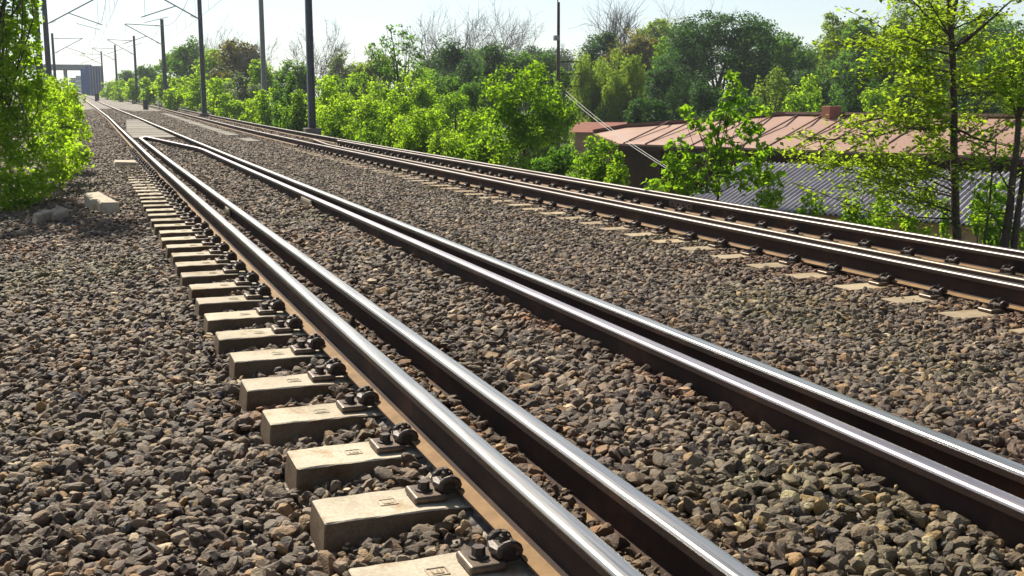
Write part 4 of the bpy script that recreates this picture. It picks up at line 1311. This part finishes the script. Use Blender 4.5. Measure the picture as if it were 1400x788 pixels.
for sy, tx, ty, rad, amt in [(70, 1392, -6, .034, .25), (52, 1236, -14, .020, 1.0), (62, 1190, 30, .018, 1.1), (75, 1130, 66, .018, 1.2), (90, 1215, 70, .014, 1.2), (100, 1170, 96, .014, 1.1), (120, 1395, 92, .014, .9),
                    (118, 1240, 112, .012, 1.2), (140, 1230, 146, .012, 1.0), (165, 1150, 172, .022, 1.25), (172, 1105, 190, .020, 1.2), (172, 1210, 160, .012, 1.0), (176, 1390, 200, .020, .7), (196, 1385, 160, .012, .7),
                    (250, 1215, 214, .014, 1.1), (262, 1130, 232, .015, 1.2), (270, 1080, 216, .014, 1.2), (285, 1165, 262, .014, 1.1), (292, 1230, 272, .012, .9), (60, 1262, 40, .012, 1.0), (40, 1350, 20, .014, .9), (80, 1360, 60, .012, .9),
                    (130, 1365, 130, .012, .9), (215, 1260, 200, .010, .8), (230, 1345, 232, .012, .7), (300, 1110, 258, .012, .8), (20, 1210, -8, .014, 1), (10, 1340, -30, .016, .7)]:
    px0 = 1304 + (sy - 150) * .010
    dz = rb.normal(0, .55)
    boughs.append((P3(px0, sy), P3(tx, ty, dz), rad * .9, amt))
    boughs.append((P3(px0, sy + rb.uniform(-12, 12)), P3(1304 + (tx - 1304) * rb.uniform(.35, .75), ty + rb.uniform(-16, 20), rb.normal(0, .9)), rad * .6, amt * .9))
g0 = P3(1309, 340)
bough_tree('thin_tree', 'thin dark trunked tree with sparse yellow green leaves, near the right edge', 'tree',
           [([P3(1309, 372), P3(1308, 300), P3(1304, 150), P3(1300, 40), P3(1296, -40), P3(1290, -140)], (.055, .028)),
            ([P3(1300, 40), P3(1310, -10, .1), P3(1322, -70, .2)], (.026, .012))], boughs, 'yellow', .070, 31, 1.25)
Zt = 12.6
boughs = []
for sx, sy, tx, ty, rad, amt in [(1380, 260, 1340, 180, .012, 1), (1384, 230, 1420, 150, .014, 1), (1392, 180, 1370, 110, .012, 1.2), (1395, 160, 1430, 70, .014, 1.3), (1372, 320, 1330, 262, .012, .8), (1398, 140, 1382, 60, .01, 1.2), (1382, 250, 1440, 230, .012, 1), (1398, 120, 1350, 90, .01, 1), (1380, 290, 1345, 300, .01, .8)]:
    boughs.append((P3(sx, sy), P3(tx, ty, rb.normal(0, .4)), rad, amt))
bough_tree('forked_tree', 'leaning tree with forked dark stems, at the right edge', 'tree',
           [([P3(1368, 380), P3(1376, 310), P3(1384, 240), P3(1394, 160), P3(1404, 60)], (.055, .02)), ([P3(1382, 380), P3(1390, 310), P3(1402, 230), P3(1416, 140)], (.045, .02)), ([P3(1352, 380), P3(1346, 330), P3(1356, 250), P3(1362, 190)], (.018, .008))],
           boughs, 'lime', .075, 33, 1.3)

# ------------------------------------------------------------------ light
SUN_EL, SUN_AZ = math.radians(43), math.radians(-9)     # azimuth measured from +Y towards +X
w = bpy.data.worlds.new('World'); SC.world = w; w.use_nodes = True
nt = w.node_tree
bg = nt.nodes['Background']
sky = nt.nodes.new('ShaderNodeTexSky'); sky.sky_type = 'NISHITA'; sky.sun_disc = False
sky.sun_elevation = SUN_EL; sky.sun_rotation = SUN_AZ
sky.air_density = 1.0; sky.dust_density = .15; sky.ozone_density = 3.0
hsv = nt.nodes.new('ShaderNodeHueSaturation'); hsv.inputs['Saturation'].default_value = .62
nt.links.new(sky.outputs[0], hsv.inputs['Color']); nt.links.new(hsv.outputs[0], bg.inputs[0]); bg.inputs[1].default_value = .068
ld = bpy.data.lights.new('sun', 'SUN'); ld.energy = 5.0; ld.angle = math.radians(.53); ld.color = (1, .91, .75)
lo_ = bpy.data.objects.new('sun', ld); COL.objects.link(lo_)
sv = Vector((math.sin(SUN_AZ) * math.cos(SUN_EL), math.cos(SUN_AZ) * math.cos(SUN_EL), math.sin(SUN_EL)))
lo_.rotation_euler = (-sv).to_track_quat('-Z', 'Y').to_euler()
lo_.location = (0, 0, 30)

SC.view_settings.view_transform = 'Standard'
SC.view_settings.look = 'None'
SC.view_settings.exposure = 0.85
SC.view_settings.gamma = 1
SC.render.engine = 'CYCLES'
SC.cycles.max_bounces = 9
SC.cycles.diffuse_bounces = 5
SC.cycles.transmission_bounces = 7

# ------------------------------------------------------------------ air
hm = bpy.data.materials.new('haze'); hm.use_nodes = True
nt = hm.node_tree
nt.nodes.remove(nt.nodes['Principled BSDF'])
pv = nt.nodes.new('ShaderNodeVolumePrincipled')
pv.inputs['Color'].default_value = (.82, .90, 1, 1); pv.inputs['Density'].default_value = .00034; pv.inputs['Anisotropy'].default_value = .2
nt.links.new(pv.outputs[0], nt.nodes['Material Output'].inputs['Volume'])
q = MB(); q.box((100, 690, 12), (1640, 1660, 40))
hz_ = tag(q.build('haze', hm), kind='stuff')
